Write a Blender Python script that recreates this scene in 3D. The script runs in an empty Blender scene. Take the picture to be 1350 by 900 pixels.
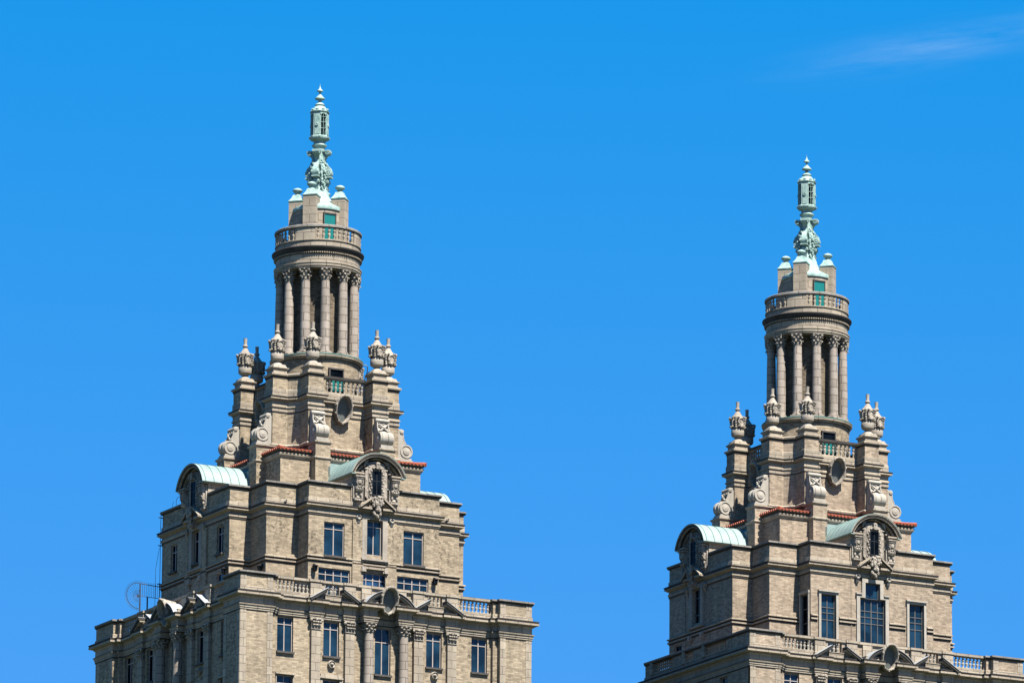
import bpy, math, random
from mathutils import Matrix, Vector
random.seed(7)
R = math.radians
sc = bpy.context.scene
col = sc.collection
PI = math.pi

# ------------------------------------------------------------------ camera
H0 = 108.6                      # height of the shaft balustrade above the ground
cam_d = bpy.data.cameras.new('camera'); cam = bpy.data.objects.new('camera', cam_d); col.objects.link(cam)
cam_d.sensor_width = 36.0; cam_d.sensor_fit = 'HORIZONTAL'
cam_d.lens = 10776.2 / 1350 * 36
cam_d.clip_start = 1.0; cam_d.clip_end = 20000
YAW, PITCH, ROLL = 26.8309 + 1.4053, 13.2787, 0.4241
cam.matrix_world = (Matrix.Translation((-240.4624, -475.3968, H0 - 107.0125))
                    @ Matrix.Rotation(R(-YAW), 4, 'Z') @ Matrix.Rotation(R(90 + PITCH), 4, 'X')
                    @ Matrix.Rotation(R(ROLL), 4, 'Z'))
sc.camera = cam

# ------------------------------------------------------------------ light
SUN_EL, SUN_AZ = 59.0, 5.5     # azimuth measured from the facade normal (-Y) towards +X
world = bpy.data.worlds.new("World"); sc.world = world; world.use_nodes = True
nt = world.node_tree; nt.nodes.clear()
def wn(t, **k):
    n = nt.nodes.new(t)
    for a, b in k.items(): setattr(n, a, b)
    return n
sky = wn('ShaderNodeTexSky'); sky.sky_type = 'NISHITA'; sky.sun_disc = False
sky.sun_elevation = R(SUN_EL); sky.sun_rotation = R(180 - SUN_AZ)
sky.altitude = 400; sky.air_density = 1.0; sky.dust_density = 0.25; sky.ozone_density = 2.5
# clear dry air: red almost scattered out of this part of the sky, blue strong
ssep = wn('ShaderNodeSeparateColor'); nt.links.new(sky.outputs[0], ssep.inputs[0])
scmb = wn('ShaderNodeCombineColor')
def wm(op, a, b=None, c=None, clamp=False):
    n = wn('ShaderNodeMath', operation=op); n.use_clamp = clamp
    for i, v in enumerate((a, b, c)):
        if v is None: continue
        if isinstance(v, (int, float)): n.inputs[i].default_value = v
        else: nt.links.new(v, n.inputs[i])
    return n.outputs[0]
nt.links.new(wm('MAXIMUM', wm('MULTIPLY', wm('SUBTRACT', ssep.outputs[0], 1.60), 0.539), 0.02), scmb.inputs[0])
nt.links.new(wm('MULTIPLY', wm('SQRT', ssep.outputs[1]), 1.145), scmb.inputs[1])
nt.links.new(wm('MULTIPLY', wm('SQRT', ssep.outputs[2]), 2.38), scmb.inputs[2])
# a faint wisp of cirrus high on the right
tc = wn('ShaderNodeTexCoord')
mp = wn('ShaderNodeMapping'); mp.inputs['Rotation'].default_value = (0, 0, R(YAW)); mp.inputs['Scale'].default_value = (1, 1, 1)
nt.links.new(tc.outputs['Generated'], mp.inputs['Vector'])
sp_ = wn('ShaderNodeSeparateXYZ'); nt.links.new(mp.outputs[0], sp_.inputs[0])
az = wm('ARCTAN2', sp_.outputs['X'], sp_.outputs['Y']); el = wm('ARCSINE', sp_.outputs['Z'])
cxyz = wn('ShaderNodeCombineXYZ'); nt.links.new(wm('MULTIPLY', az, 60), cxyz.inputs[0])
nt.links.new(wm('MULTIPLY_ADD', az, -44, wm('MULTIPLY', el, 440)), cxyz.inputs[1])
cn = wn('ShaderNodeTexNoise'); cn.inputs['Scale'].default_value = 1.0; cn.inputs['Detail'].default_value = 7; cn.inputs['Roughness'].default_value = 0.62
nt.links.new(cxyz.outputs[0], cn.inputs['Vector'])
CAZ, CEL = 0.0545, R(13.2787) + 0.0362
dx = wm('DIVIDE', wm('SUBTRACT', az, CAZ), 0.0150); dy = wm('DIVIDE', wm('SUBTRACT', wm('SUBTRACT', el, CEL), wm('MULTIPLY', wm('SUBTRACT', az, CAZ), 0.15)), 0.0020)
fall = wm('POWER', 2.718, wm('MULTIPLY', -1.0, wm('ADD', wm('MULTIPLY', dx, dx), wm('MULTIPLY', dy, dy))))
cm = wm('MULTIPLY', fall, wm('MULTIPLY_ADD', wm('SUBTRACT', cn.outputs[0], 0.36), 0.62, 0.04), clamp=True)
cl = wn('ShaderNodeMix', data_type='RGBA'); cl.inputs[7].default_value = (3.0, 4.4, 6.2, 1)
nt.links.new(cm, cl.inputs[0]); nt.links.new(scmb.outputs[0], cl.inputs[6])
bg = wn('ShaderNodeBackground'); bg.inputs['Strength'].default_value = 0.05
wo = wn('ShaderNodeOutputWorld')
nt.links.new(cl.outputs[2], bg.inputs['Color']); nt.links.new(bg.outputs[0], wo.inputs[0])

sl = bpy.data.lights.new('sun', 'SUN'); sl.energy = 5.0; sl.angle = R(0.53); sl.color = (1.0, 0.95, 0.87)
so = bpy.data.objects.new('sun', sl); col.objects.link(so)
sdir = Vector((math.sin(R(SUN_AZ)) * math.cos(R(SUN_EL)), -math.cos(R(SUN_AZ)) * math.cos(R(SUN_EL)), math.sin(R(SUN_EL))))
so.rotation_euler = sdir.to_track_quat('Z', 'Y').to_euler(); so.location = (60, -200, 300)

sc.view_settings.view_transform = 'Standard'; sc.view_settings.look = 'None'
sc.view_settings.exposure = 1.69; sc.view_settings.gamma = 1.0
sc.view_settings.use_curve_mapping = False
sc.cycles.max_bounces = 5; sc.cycles.diffuse_bounces = 1

# ------------------------------------------------------------------ materials
def mat(name):
    m = bpy.data.materials.new(name); m.use_nodes = True
    t = m.node_tree; b = t.nodes['Principled BSDF']
    def N(ty, **k):
        n = t.nodes.new(ty)
        for a, c in k.items(): setattr(n, a, c)
        return n
    def M(op, a, b2=None, c=None, clamp=False):
        n = N('ShaderNodeMath', operation=op); n.use_clamp = clamp
        for i, v in enumerate((a, b2, c)):
            if v is None: continue
            if isinstance(v, (int, float)): n.inputs[i].default_value = v
            else: t.links.new(v, n.inputs[i])
        return n.outputs[0]
    return m, t, b, N, M
ALB = 0.42                      # clean sunlit values brought down to real masonry albedo
def rgb(c): return (c[0] * ALB, c[1] * ALB, c[2] * ALB, 1)

def masonry(name, c1, c2, mortar, bw, bh, ms, cyl=None, rough=0.85, speck=0.35, stain=0.35, bump=0.25, bias=0.0, blotch=0.0, streak=0.25):
    """brick or ashlar laid in the object's own coordinates; cyl = radius for round walls"""
    m, t, b, N, M = mat(name); L = t.links.new
    tc = N('ShaderNodeTexCoord'); sx = N('ShaderNodeSeparateXYZ'); L(tc.outputs['Object'], sx.inputs[0])
    if cyl:
        u = M('MULTIPLY', M('ARCTAN2', sx.outputs[1], sx.outputs[0]), cyl)
    else:
        sn = N('ShaderNodeSeparateXYZ'); L(tc.outputs['Normal'], sn.inputs[0])
        k = M('GREATER_THAN', M('ABSOLUTE', sn.outputs[0]), 0.8)
        u = M('ADD', M('MULTIPLY', sx.outputs[0], M('SUBTRACT', 1.0, k)), M('MULTIPLY', sx.outputs[1], k))
    cv = N('ShaderNodeCombineXYZ'); L(u, cv.inputs[0]); L(sx.outputs[2], cv.inputs[1])
    br = N('ShaderNodeTexBrick'); L(cv.outputs[0], br.inputs['Vector'])
    br.inputs['Scale'].default_value = 1; br.inputs['Brick Width'].default_value = bw; br.inputs['Row Height'].default_value = bh
    br.inputs['Mortar Size'].default_value = ms; br.inputs['Mortar Smooth'].default_value = 0.1; br.inputs['Bias'].default_value = bias
    br.inputs['Color1'].default_value = rgb(c1); br.inputs['Color2'].default_value = rgb(c2); br.inputs['Mortar'].default_value = rgb(mortar)
    geo = N('ShaderNodeNewGeometry')
    n1 = N('ShaderNodeTexNoise'); L(geo.outputs['Position'], n1.inputs['Vector'])
    n1.inputs['Scale'].default_value = 4.6; n1.inputs['Detail'].default_value = 4; n1.inputs['Roughness'].default_value = 0.8
    n2 = N('ShaderNodeTexNoise'); L(geo.outputs['Position'], n2.inputs['Vector'])
    n2.inputs['Scale'].default_value = 0.55; n2.inputs['Detail'].default_value = 5; n2.inputs['Roughness'].default_value = 0.6
    st = N('ShaderNodeMapping'); st.inputs['Scale'].default_value = (2.2, 2.2, 0.16); L(geo.outputs['Position'], st.inputs['Vector'])
    n3 = N('ShaderNodeTexNoise'); L(st.outputs[0], n3.inputs['Vector']); n3.inputs['Scale'].default_value = 1.0; n3.inputs['Detail'].default_value = 4
    f1 = M('MULTIPLY_ADD', M('SUBTRACT', n1.outputs[0], 0.5), speck * 2.4, 1.0)
    f2 = M('MULTIPLY_ADD', M('SUBTRACT', n2.outputs[0], 0.5), stain * 2.0, 1.0)
    f3 = M('MULTIPLY_ADD', M('SUBTRACT', n3.outputs[0], 0.5), streak * 2.0, 1.0)
    f = M('MULTIPLY', M('MULTIPLY', f1, f2), f3)
    if blotch:      # sooty speckled patches left on the brick
        n4 = N('ShaderNodeTexNoise'); L(geo.outputs['Position'], n4.inputs['Vector']); n4.inputs['Scale'].default_value = 0.42; n4.inputs['Detail'].default_value = 2
        n5 = N('ShaderNodeTexNoise'); L(geo.outputs['Position'], n5.inputs['Vector']); n5.inputs['Scale'].default_value = 4.2; n5.inputs['Detail'].default_value = 3; n5.inputs['Roughness'].default_value = 0.7
        pm = M('MULTIPLY', M('SUBTRACT', n4.outputs[0], 0.50), 9.0, clamp=True)
        sp = M('MULTIPLY', M('SUBTRACT', n5.outputs[0], 0.50), 7.0, clamp=True)
        f = M('MULTIPLY', f, M('SUBTRACT', 1.0, M('MULTIPLY', M('MULTIPLY', pm, sp), blotch)))
    mx = N('ShaderNodeMix', data_type='RGBA', blend_type='MULTIPLY'); mx.inputs[0].default_value = 1
    L(br.outputs['Color'], mx.inputs[6]); L(f, mx.inputs[7])
    L(mx.outputs[2], b.inputs['Base Color'])
    b.inputs['Roughness'].default_value = rough; b.inputs['Specular IOR Level'].default_value = 0.2
    bp = N('ShaderNodeBump'); bp.inputs['Strength'].default_value = bump; bp.inputs['Distance'].default_value = 0.02
    L(M('ADD', M('MULTIPLY', br.outputs['Fac'], -1.0), M('MULTIPLY', n1.outputs[0], 1.2)), bp.inputs['Height'])
    L(bp.outputs[0], b.inputs['Normal'])
    return m

BR1, BR2, BRM = (0.66, 0.535, 0.375), (0.36, 0.29, 0.20), (0.44, 0.355, 0.25)
ST1, ST2, STM = (0.62, 0.53, 0.405), (0.48, 0.405, 0.31), (0.17, 0.14, 0.11)
M_ = {}
M_['brick'] = masonry('tan_brick', BR1, BR2, BRM, 0.34, 0.110, 0.010, speck=0.40, stain=0.3, blotch=0.62, streak=0.36)
M_['brickr'] = masonry('pinkish_tan_brick', (0.66, 0.525, 0.385), (0.37, 0.29, 0.21), (0.45, 0.36, 0.265), 0.34, 0.110, 0.010, speck=0.36, stain=0.3, blotch=0.3, streak=0.38)
M_['brickcyl'] = masonry('tan_brick_round', BR1, BR2, BRM, 0.34, 0.110, 0.010, cyl=2.88, speck=0.45, blotch=0.65)
M_['brickdk'] = masonry('brown_brick_round', (0.36, 0.28, 0.19), (0.15, 0.12, 0.085), (0.2, .16, .12), 0.34, 0.110, 0.010, cyl=1.95, speck=0.35)  # tan brick darkened: shade behind the columns put into the colour
M_['stone'] = masonry('limestone_blocks', ST1, ST2, STM, 0.95, 0.56, 0.016, speck=0.28, stain=0.28, bump=0.35)
M_['stonecyl'] = masonry('limestone_round', ST1, ST2, STM, 1.05, 0.62, 0.020, cyl=2.85, speck=0.28, stain=0.3)
M_['stonecyl2'] = masonry('limestone_round_small', ST1, ST2, STM, 0.85, 0.52, 0.018, cyl=1.66, speck=0.28, stain=0.3)
M_['stonecol'] = masonry('limestone_drums', (0.58, 0.50, 0.42), (0.44, 0.375, 0.31), (0.17, 0.14, 0.11), 0.98, 0.555, 0.022, cyl=0.31, speck=0.22, stain=0.3, bump=0.3, streak=0.35)
M_['carved'] = masonry('carved_limestone', (0.54, 0.475, 0.39), (0.52, 0.46, 0.38), (0.5, 0.44, 0.36), 3.1, 2.7, 0.001, speck=0.35, stain=0.45, bump=0.6, streak=0.4)
M_['carvedsoot'] = masonry('sooty_carving', (0.50, 0.44, 0.36), (0.46, 0.40, 0.33), (0.4, 0.35, 0.3), 3.1, 2.7, 0.001, speck=1.5, stain=0.5, bump=0.7, streak=0.3)
M_['gray'] = masonry('weathered_coping', (0.40, 0.37, 0.33), (0.31, 0.285, 0.255), (0.13, 0.12, 0.105), 1.3, 0.9, 0.02, speck=0.4, stain=0.5, streak=0.4)
M_['pale'] = masonry('pale_terracotta', (0.60, 0.55, 0.465), (0.56, 0.51, 0.43), (0.5, 0.46, 0.4), 2.3, 1.9, 0.004, speck=0.2, stain=0.28, bump=0.4)

def plain(name, c, rough=0.6, metal=0.0, var=0.2, scale=3.0, spec=0.4, c2=None, thr=0.5):
    m, t, b, N, M = mat(name); L = t.links.new
    geo = N('ShaderNodeNewGeometry'); n = N('ShaderNodeTexNoise'); L(geo.outputs['Position'], n.inputs['Vector'])
    n.inputs['Scale'].default_value = scale; n.inputs['Detail'].default_value = 6; n.inputs['Roughness'].default_value = 0.65
    mx = N('ShaderNodeMix', data_type='RGBA')
    a = tuple(max(0, x * (1 - var)) for x in c) if c2 is None else c2
    z = tuple(min(1, x * (1 + var)) for x in c)
    mx.inputs[6].default_value = rgb(a); mx.inputs[7].default_value = rgb(z)
    L(M('MULTIPLY_ADD', M('SUBTRACT', n.outputs[0], thr), 3.0, 0.5, clamp=True), mx.inputs[0])
    L(mx.outputs[2], b.inputs['Base Color'])
    b.inputs['Roughness'].default_value = rough; b.inputs['Metallic'].default_value = metal; b.inputs['Specular IOR Level'].default_value = spec
    bp = N('ShaderNodeBump'); bp.inputs['Strength'].default_value = 0.2; bp.inputs['Distance'].default_value = 0.02
    L(n.outputs[0], bp.inputs['Height']); L(bp.outputs[0], b.inputs['Normal'])
    return m
M_['copper'] = plain('verdigris_copper', (0.48, 0.665, 0.605), 0.68, var=0.14, scale=3.2, c2=(0.15, 0.34, 0.30), thr=0.41)
M_['copperpale'] = plain('pale_verdigris', (0.37, 0.49, 0.46), 0.6, var=0.10, scale=1.3, c2=(0.27, 0.40, 0.37), thr=0.40)
M_['copperdk'] = plain('dark_verdigris', (0.16, 0.30, 0.26), 0.7, var=0.3, scale=3)
M_['tile'] = plain('red_clay_tile', (0.54, 0.125, 0.058), 0.7, var=0.35, scale=5)
M_['frame'] = plain('pinkish_window_frame', (0.58, 0.50, 0.45), 0.5, var=0.08)
M_['framedk'] = plain('grey_metal_sash', (0.16, 0.16, 0.155), 0.45, var=0.15)
M_['sill'] = plain('dark_window_sill', (0.10, 0.09, 0.08), 0.8, var=0.3)
M_['teal'] = plain('teal_painted_door', (0.005, 0.26, 0.245), 0.4, var=0.08)
M_['iron'] = plain('black_iron', (0.022, 0.024, 0.025), 0.5, var=0.3)
M_['wire'] = plain('galvanised_wire', (0.06, 0.075, 0.095), 0.5, metal=0.0, var=0.2)
M_['slate'] = plain('dark_slate_panel', (0.20, 0.22, 0.21), 0.7, var=0.2)  # stone shield panel darkened: its shade put into the colour
M_['lead'] = plain('pale_lead_flashing', (0.50, 0.52, 0.53), 0.6, var=0.15)
M_['feather'] = plain('dark_grey_feathers', (0.04, 0.038, 0.042), 0.7, var=0.3, scale=20)
M_['soot'] = plain('sooty_moulding', (0.06, 0.053, 0.047), 0.9, var=0.45, scale=1.6)  # dark strips: shade lines under mouldings put into colour; also the sooty rail
M_['soffit'] = plain('sooty_soffit', (0.10, 0.085, 0.07), 0.9, var=0.3)  # dark sheets: shade under eave, arch and dormer put into the colour
M_['slot'] = plain('dark_interior', (0.012, 0.013, 0.014), 0.9, var=0.2)
def glass_mat(name, c, spec):
    m, t, b, N, M = mat(name); L = t.links.new
    geo = N('ShaderNodeNewGeometry'); n = N('ShaderNodeTexNoise'); L(geo.outputs['Position'], n.inputs['Vector'])
    n.inputs['Scale'].default_value = 0.9; n.inputs['Detail'].default_value = 2
    mx = N('ShaderNodeMix', data_type='RGBA'); mx.inputs[6].default_value = rgb(tuple(x * 0.45 for x in c)); mx.inputs[7].default_value = rgb(tuple(x * 1.5 for x in c))
    L(M('MULTIPLY_ADD', M('SUBTRACT', n.outputs[0], 0.5), 3.0, 0.5, clamp=True), mx.inputs[0]); L(mx.outputs[2], b.inputs['Base Color'])
    b.inputs['Roughness'].default_value = 0.04; b.inputs['IOR'].default_value = 1.45 if spec > .3 else 1.2; b.inputs['Specular IOR Level'].default_value = spec
    bp = N('ShaderNodeBump'); bp.inputs['Strength'].default_value = 0.05; bp.inputs['Distance'].default_value = 0.3
    L(n.outputs[0], bp.inputs['Height']); L(bp.outputs[0], b.inputs['Normal'])
    return m
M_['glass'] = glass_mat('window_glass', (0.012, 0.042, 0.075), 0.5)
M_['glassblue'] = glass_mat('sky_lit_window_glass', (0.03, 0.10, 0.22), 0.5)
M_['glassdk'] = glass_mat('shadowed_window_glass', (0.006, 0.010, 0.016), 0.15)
m, t, b, N, M = mat('park_ground')
n = N('ShaderNodeTexNoise'); n.inputs['Scale'].default_value = 0.03; n.inputs['Detail'].default_value = 6
g_ = N('ShaderNodeNewGeometry'); t.links.new(g_.outputs['Position'], n.inputs['Vector'])
rp = N('ShaderNodeValToRGB'); rp.color_ramp.elements[0].color = (0.018, 0.030, 0.010, 1); rp.color_ramp.elements[1].color = (0.05, 0.06, 0.028, 1)
t.links.new(n.outputs[0], rp.inputs[0]); t.links.new(rp.outputs[0], b.inputs['Base Color']); b.inputs['Roughness'].default_value = 0.95
M_['ground'] = m

# ------------------------------------------------------------------ mesh helpers
class MB:
    def __init__(s): s.v = []; s.f = []
    def add(s, vs, fs, M=None):
        o = len(s.v)
        s.v += [tuple(M @ Vector(p)) for p in vs] if M is not None else [tuple(p) for p in vs]
        s.f += [tuple(i + o for i in f) for f in fs]
    def box(s, x0, x1, y0, y1, z0, z1, M=None):
        s.add([(x0, y0, z0), (x1, y0, z0), (x1, y1, z0), (x0, y1, z0), (x0, y0, z1), (x1, y0, z1), (x1, y1, z1), (x0, y1, z1)],
              [(0, 3, 2, 1), (4, 5, 6, 7), (0, 1, 5, 4), (1, 2, 6, 5), (2, 3, 7, 6), (3, 0, 4, 7)], M)
    def taper(s, cx, cy, z0, z1, a0, a1, b0=None, b1=None):      # square frustum
        b0 = a0 if b0 is None else b0; b1 = a1 if b1 is None else b1
        s.add([(cx - a0, cy - b0, z0), (cx + a0, cy - b0, z0), (cx + a0, cy + b0, z0), (cx - a0, cy + b0, z0),
               (cx - a1, cy - b1, z1), (cx + a1, cy - b1, z1), (cx + a1, cy + b1, z1), (cx - a1, cy + b1, z1)],
              [(0, 3, 2, 1), (4, 5, 6, 7), (0, 1, 5, 4), (1, 2, 6, 5), (2, 3, 7, 6), (3, 0, 4, 7)])
    def lathe(s, prof, n=24, cx=0, cy=0, M=None, cap=True, a0=0.0, a1=2 * PI):
        full = abs(a1 - a0 - 2 * PI) < 1e-6; k = n if full else n + 1
        vs = []; fs = []
        for (r, z) in prof:
            for i in range(k):
                a = a0 + (a1 - a0) * i / n; vs.append((cx + r * math.cos(a), cy + r * math.sin(a), z))
        for j in range(len(prof) - 1):
            for i in range(n):
                i2 = (i + 1) % k
                fs.append((j * k + i, j * k + i2, (j + 1) * k + i2, (j + 1) * k + i))
        if cap and full:
            fs.append(tuple(range(k - 1, -1, -1))); fs.append(tuple((len(prof) - 1) * k + i for i in range(k)))
        s.add(vs, fs, M)
    def prism(s, poly, v0, v1, M=None):       # polygon in (x,z), extruded from y=-v0 to y=-v1 (v = outward distance)
        n = len(poly)
        vs = [(p[0], -v0, p[1]) for p in poly] + [(p[0], -v1, p[1]) for p in poly]
        fs = [tuple(range(n - 1, -1, -1)), tuple(range(n, 2 * n))] + [(i, (i + 1) % n, n + (i + 1) % n, n + i) for i in range(n)]
        s.add(vs, fs, M)
    def side(s, poly, u0, u1, M=None):         # polygon in (v,z) extruded along x (console profile)
        n = len(poly)
        vs = [(u0, -p[0], p[1]) for p in poly] + [(u1, -p[0], p[1]) for p in poly]
        fs = [tuple(range(n)), tuple(range(2 * n - 1, n - 1, -1))] + [(i, n + i, n + (i + 1) % n, (i + 1) % n) for i in range(n)]
        s.add(vs, fs, M)
    def sweep(s, path, prof, closed=True):     # path runs counter-clockwise: outward is to the right of travel
        n = len(path); off = []
        for i in range(n):
            p = Vector(path[i])
            d0 = (p - Vector(path[i - 1])).normalized() if (closed or i > 0) else None
            d1 = (Vector(path[(i + 1) % n]) - p).normalized() if (closed or i < n - 1) else None
            if d0 is None: d0 = d1
            if d1 is None: d1 = d0
            n0 = Vector((d0.y, -d0.x)); n1 = Vector((d1.y, -d1.x)); mm = n0 + n1
            if mm.length < 1e-6: mm = n0.copy()
            else: mm = mm / mm.dot(n0)
            off.append(mm)
        m = len(prof); vs = []; fs = []
        for i in range(n):
            for (o, z) in prof: vs.append((path[i][0] + off[i].x * o, path[i][1] + off[i].y * o, z))
        for i in range(n if closed else n - 1):
            j = (i + 1) % n
            for k in range(m):
                k2 = (k + 1) % m
                fs.append((i * m + k, j * m + k, j * m + k2, i * m + k2))
        if not closed:
            fs.append(tuple(range(m - 1, -1, -1))); fs.append(tuple((n - 1) * m + k for k in range(m)))
        s.add(vs, fs)
    def walls(s, path, z0, z1, holes=None, depth=0.3, top=True, closed=True):
        """vertical walls over a plan path; holes[i] = [(s0, s1, za, zb)] openings in segment i with real reveals"""
        holes = holes or {}; n = len(path)
        for i in range(n if closed else n - 1):
            a = Vector(path[i]); b = Vector(path[(i + 1) % n]); Lg = (b - a).length; d = (b - a) / Lg; nn = Vector((d.y, -d.x))
            hs_ = holes.get(i, [])
            us = sorted(set([0, Lg] + [h[0] for h in hs_] + [h[1] for h in hs_])); zs = sorted(set([z0, z1] + [h[2] for h in hs_] + [h[3] for h in hs_]))
            P = lambda u, z, dd=0.0: (a.x + d.x * u - nn.x * dd, a.y + d.y * u - nn.y * dd, z)
            for x0, x1 in zip(us, us[1:]):
                for y0, y1 in zip(zs, zs[1:]):
                    cx, cz = (x0 + x1) / 2, (y0 + y1) / 2
                    if any(h[0] < cx < h[1] and h[2] < cz < h[3] for h in hs_): continue
                    s.add([P(x0, y0), P(x1, y0), P(x1, y1), P(x0, y1)], [(0, 1, 2, 3)])
            for (h0, h1, ha, hb) in hs_:
                for q in ([(h0, ha), (h0, hb)], [(h0, hb), (h1, hb)], [(h1, hb), (h1, ha)], [(h1, ha), (h0, ha)]):
                    s.add([P(*q[0]), P(*q[1]), P(q[1][0], q[1][1], depth), P(q[0][0], q[0][1], depth)], [(0, 1, 2, 3)])
        if top: s.add([(p[0], p[1], z1) for p in path], [tuple(range(n))])
    def tube(s, pts, r, n=6):
        pts = [Vector(p) for p in pts]; k = len(pts); vs = []; fs = []
        up0 = None
        for i, p in enumerate(pts):
            d = (pts[min(i + 1, k - 1)] - pts[max(i - 1, 0)]).normalized()
            a = Vector((0, 0, 1)) if abs(d.z) < 0.9 else Vector((1, 0, 0))
            if up0 is not None: a = up0
            x = d.cross(a); x = x.normalized() if x.length > 1e-5 else Vector((1, 0, 0)); y = x.cross(d).normalized(); up0 = y
            rr = r[i] if isinstance(r, (list, tuple)) else r
            for j in range(n): vs.append(tuple(p + (x * math.cos(2 * PI * j / n) + y * math.sin(2 * PI * j / n)) * rr))
        for i in range(k - 1):
            for j in range(n): fs.append((i * n + j, i * n + (j + 1) % n, (i + 1) * n + (j + 1) % n, (i + 1) * n + j))
        fs.append(tuple(range(n))); fs.append(tuple((k - 1) * n + j for j in range(n - 1, -1, -1)))
        s.add(vs, fs)
    def blob(s, x, y, z, rx, ry, rz, n=7):
        vs = [(x, y, z - rz)]; fs = []
        for k in range(1, 4):
            a = -PI / 2 + PI * k / 4
            for i in range(n):
                b = 2 * PI * i / n; vs.append((x + rx * math.cos(a) * math.cos(b), y + ry * math.cos(a) * math.sin(b), z + rz * math.sin(a)))
        vs.append((x, y, z + rz)); T = len(vs) - 1
        for i in range(n): fs.append((0, 1 + (i + 1) % n, 1 + i)); fs.append((T, 1 + 2 * n + i, 1 + 2 * n + (i + 1) % n))
        for k in range(2):
            for i in range(n): fs.append((1 + k * n + i, 1 + k * n + (i + 1) % n, 1 + (k + 1) * n + (i + 1) % n, 1 + (k + 1) * n + i))
        s.add(vs, fs)
    def mesh(s, name, smooth=35):
        me = bpy.data.meshes.new(name); me.from_pydata(s.v, [], s.f); me.validate()
        import bmesh
        bm = bmesh.new(); bm.from_mesh(me); bmesh.ops.remove_doubles(bm, verts=bm.verts, dist=1e-4); bmesh.ops.recalc_face_normals(bm, faces=bm.faces); bm.to_mesh(me); bm.free()
        if smooth:
            me.polygons.foreach_set('use_smooth', [True] * len(me.polygons)); me.set_sharp_from_angle(angle=R(smooth))
        return me
CACHE = {}
SPLIT = {'quoin_strip', 'moulding', 'roundel', 'pedestal', 'urn_pedestal', 'brick_panel', 'cover', 'window_surround', 'pilaster_strip', 'string_course', 'edge_strip', 'post', 'lantern_sash', 'window_hood', 'pediment', 'segmental_pediment', 'archivolt', 'groove', 'roof_seam', 'arch_groove'}
def pieces(b):
    """the far-apart pieces of a mesh builder as builders of their own"""
    idx = {}; par = []
    def find(i):
        while par[i] != i: par[i] = par[par[i]]; i = par[i]
        return i
    key = []
    for v in b.v:
        k = tuple(round(c, 4) for c in v)
        if k not in idx: idx[k] = len(par); par.append(len(par))
        key.append(idx[k])
    for f in b.f:
        r_ = find(key[f[0]])
        for i in f[1:]: par[find(key[i])] = r_
    box = {}
    for v, k in zip(b.v, key):
        r_ = find(k); lo, hi = box.setdefault(r_, ([9e9] * 3, [-9e9] * 3))
        for c in range(3): lo[c] = min(lo[c], v[c]); hi[c] = max(hi[c], v[c])
    rs = list(box); up = {r_: r_ for r_ in rs}
    def top(r_):
        while up[r_] != r_: r_ = up[r_]
        return r_
    size = {r_: max(box[r_][1][c] - box[r_][0][c] for c in range(3)) for r_ in rs}
    for i, p in enumerate(rs):
        for q in rs[i + 1:]:
            gap = math.sqrt(sum(max(0, box[p][0][c] - box[q][1][c], box[q][0][c] - box[p][1][c]) ** 2 for c in range(3)))
            if gap <= max(.02, .5 * max(size[p], size[q])): up[top(p)] = top(q)
    out = {}
    for f in b.f:
        t_ = top(find(key[f[0]])); m_ = out.setdefault(t_, (MB(), {}))
        g_ = []
        for i in f:
            if i not in m_[1]: m_[1][i] = len(m_[0].v); m_[0].v.append(b.v[i])
            g_.append(m_[1][i])
        m_[0].f.append(tuple(g_))
    return [m_[0] for m_ in out.values()]
def mesh_of(key, fn, material, smooth=35, split=False):
    """build a mesh once, share it between repeats"""
    k = (key, material)
    if k not in CACHE:
        b = fn(); CACHE[k] = []
        for q in (pieces(b) if split else [b]):
            me = q.mesh(key if isinstance(key, str) else key[0], smooth); me.materials.append(M_[material]); CACHE[k].append(me)
    return CACHE[k]
def P(name, key, fn, material, parent, loc=(0, 0, 0), rz=0.0, smooth=35, label=None):
    first = None
    for me in mesh_of(key, fn, material, smooth, name in SPLIT):
        o = bpy.data.objects.new(name, me); col.objects.link(o)
        o.parent = parent; o.location = loc; o.rotation_euler = (0, 0, rz)
        if label: o['label'] = label
        first = first or o
    return first
def thing(name, label, cat, loc, rz=0, group=None):
    o = bpy.data.objects.new(name, None); col.objects.link(o); o.location = loc; o.rotation_euler = (0, 0, rz)
    o.empty_display_size = 0.5; o['label'] = label; o['category'] = cat
    if group: o['group'] = group
    return o
def mb(f):
    b = MB(); f(b); return b
def rotp(pts, k):        # rotate plan points by k * -90 degrees (0 front, 1 left, 2 back, 3 right)
    for _ in range(k): pts = [(y, -x) for (x, y) in pts]
    return pts
def arc(cx, cz, r, a0, a1, n): return [(cx + r * math.cos(a0 + (a1 - a0) * i / n), cz + r * math.sin(a0 + (a1 - a0) * i / n)) for i in range(n + 1)]
FACE = lambda k: R(-90 * k)

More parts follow.
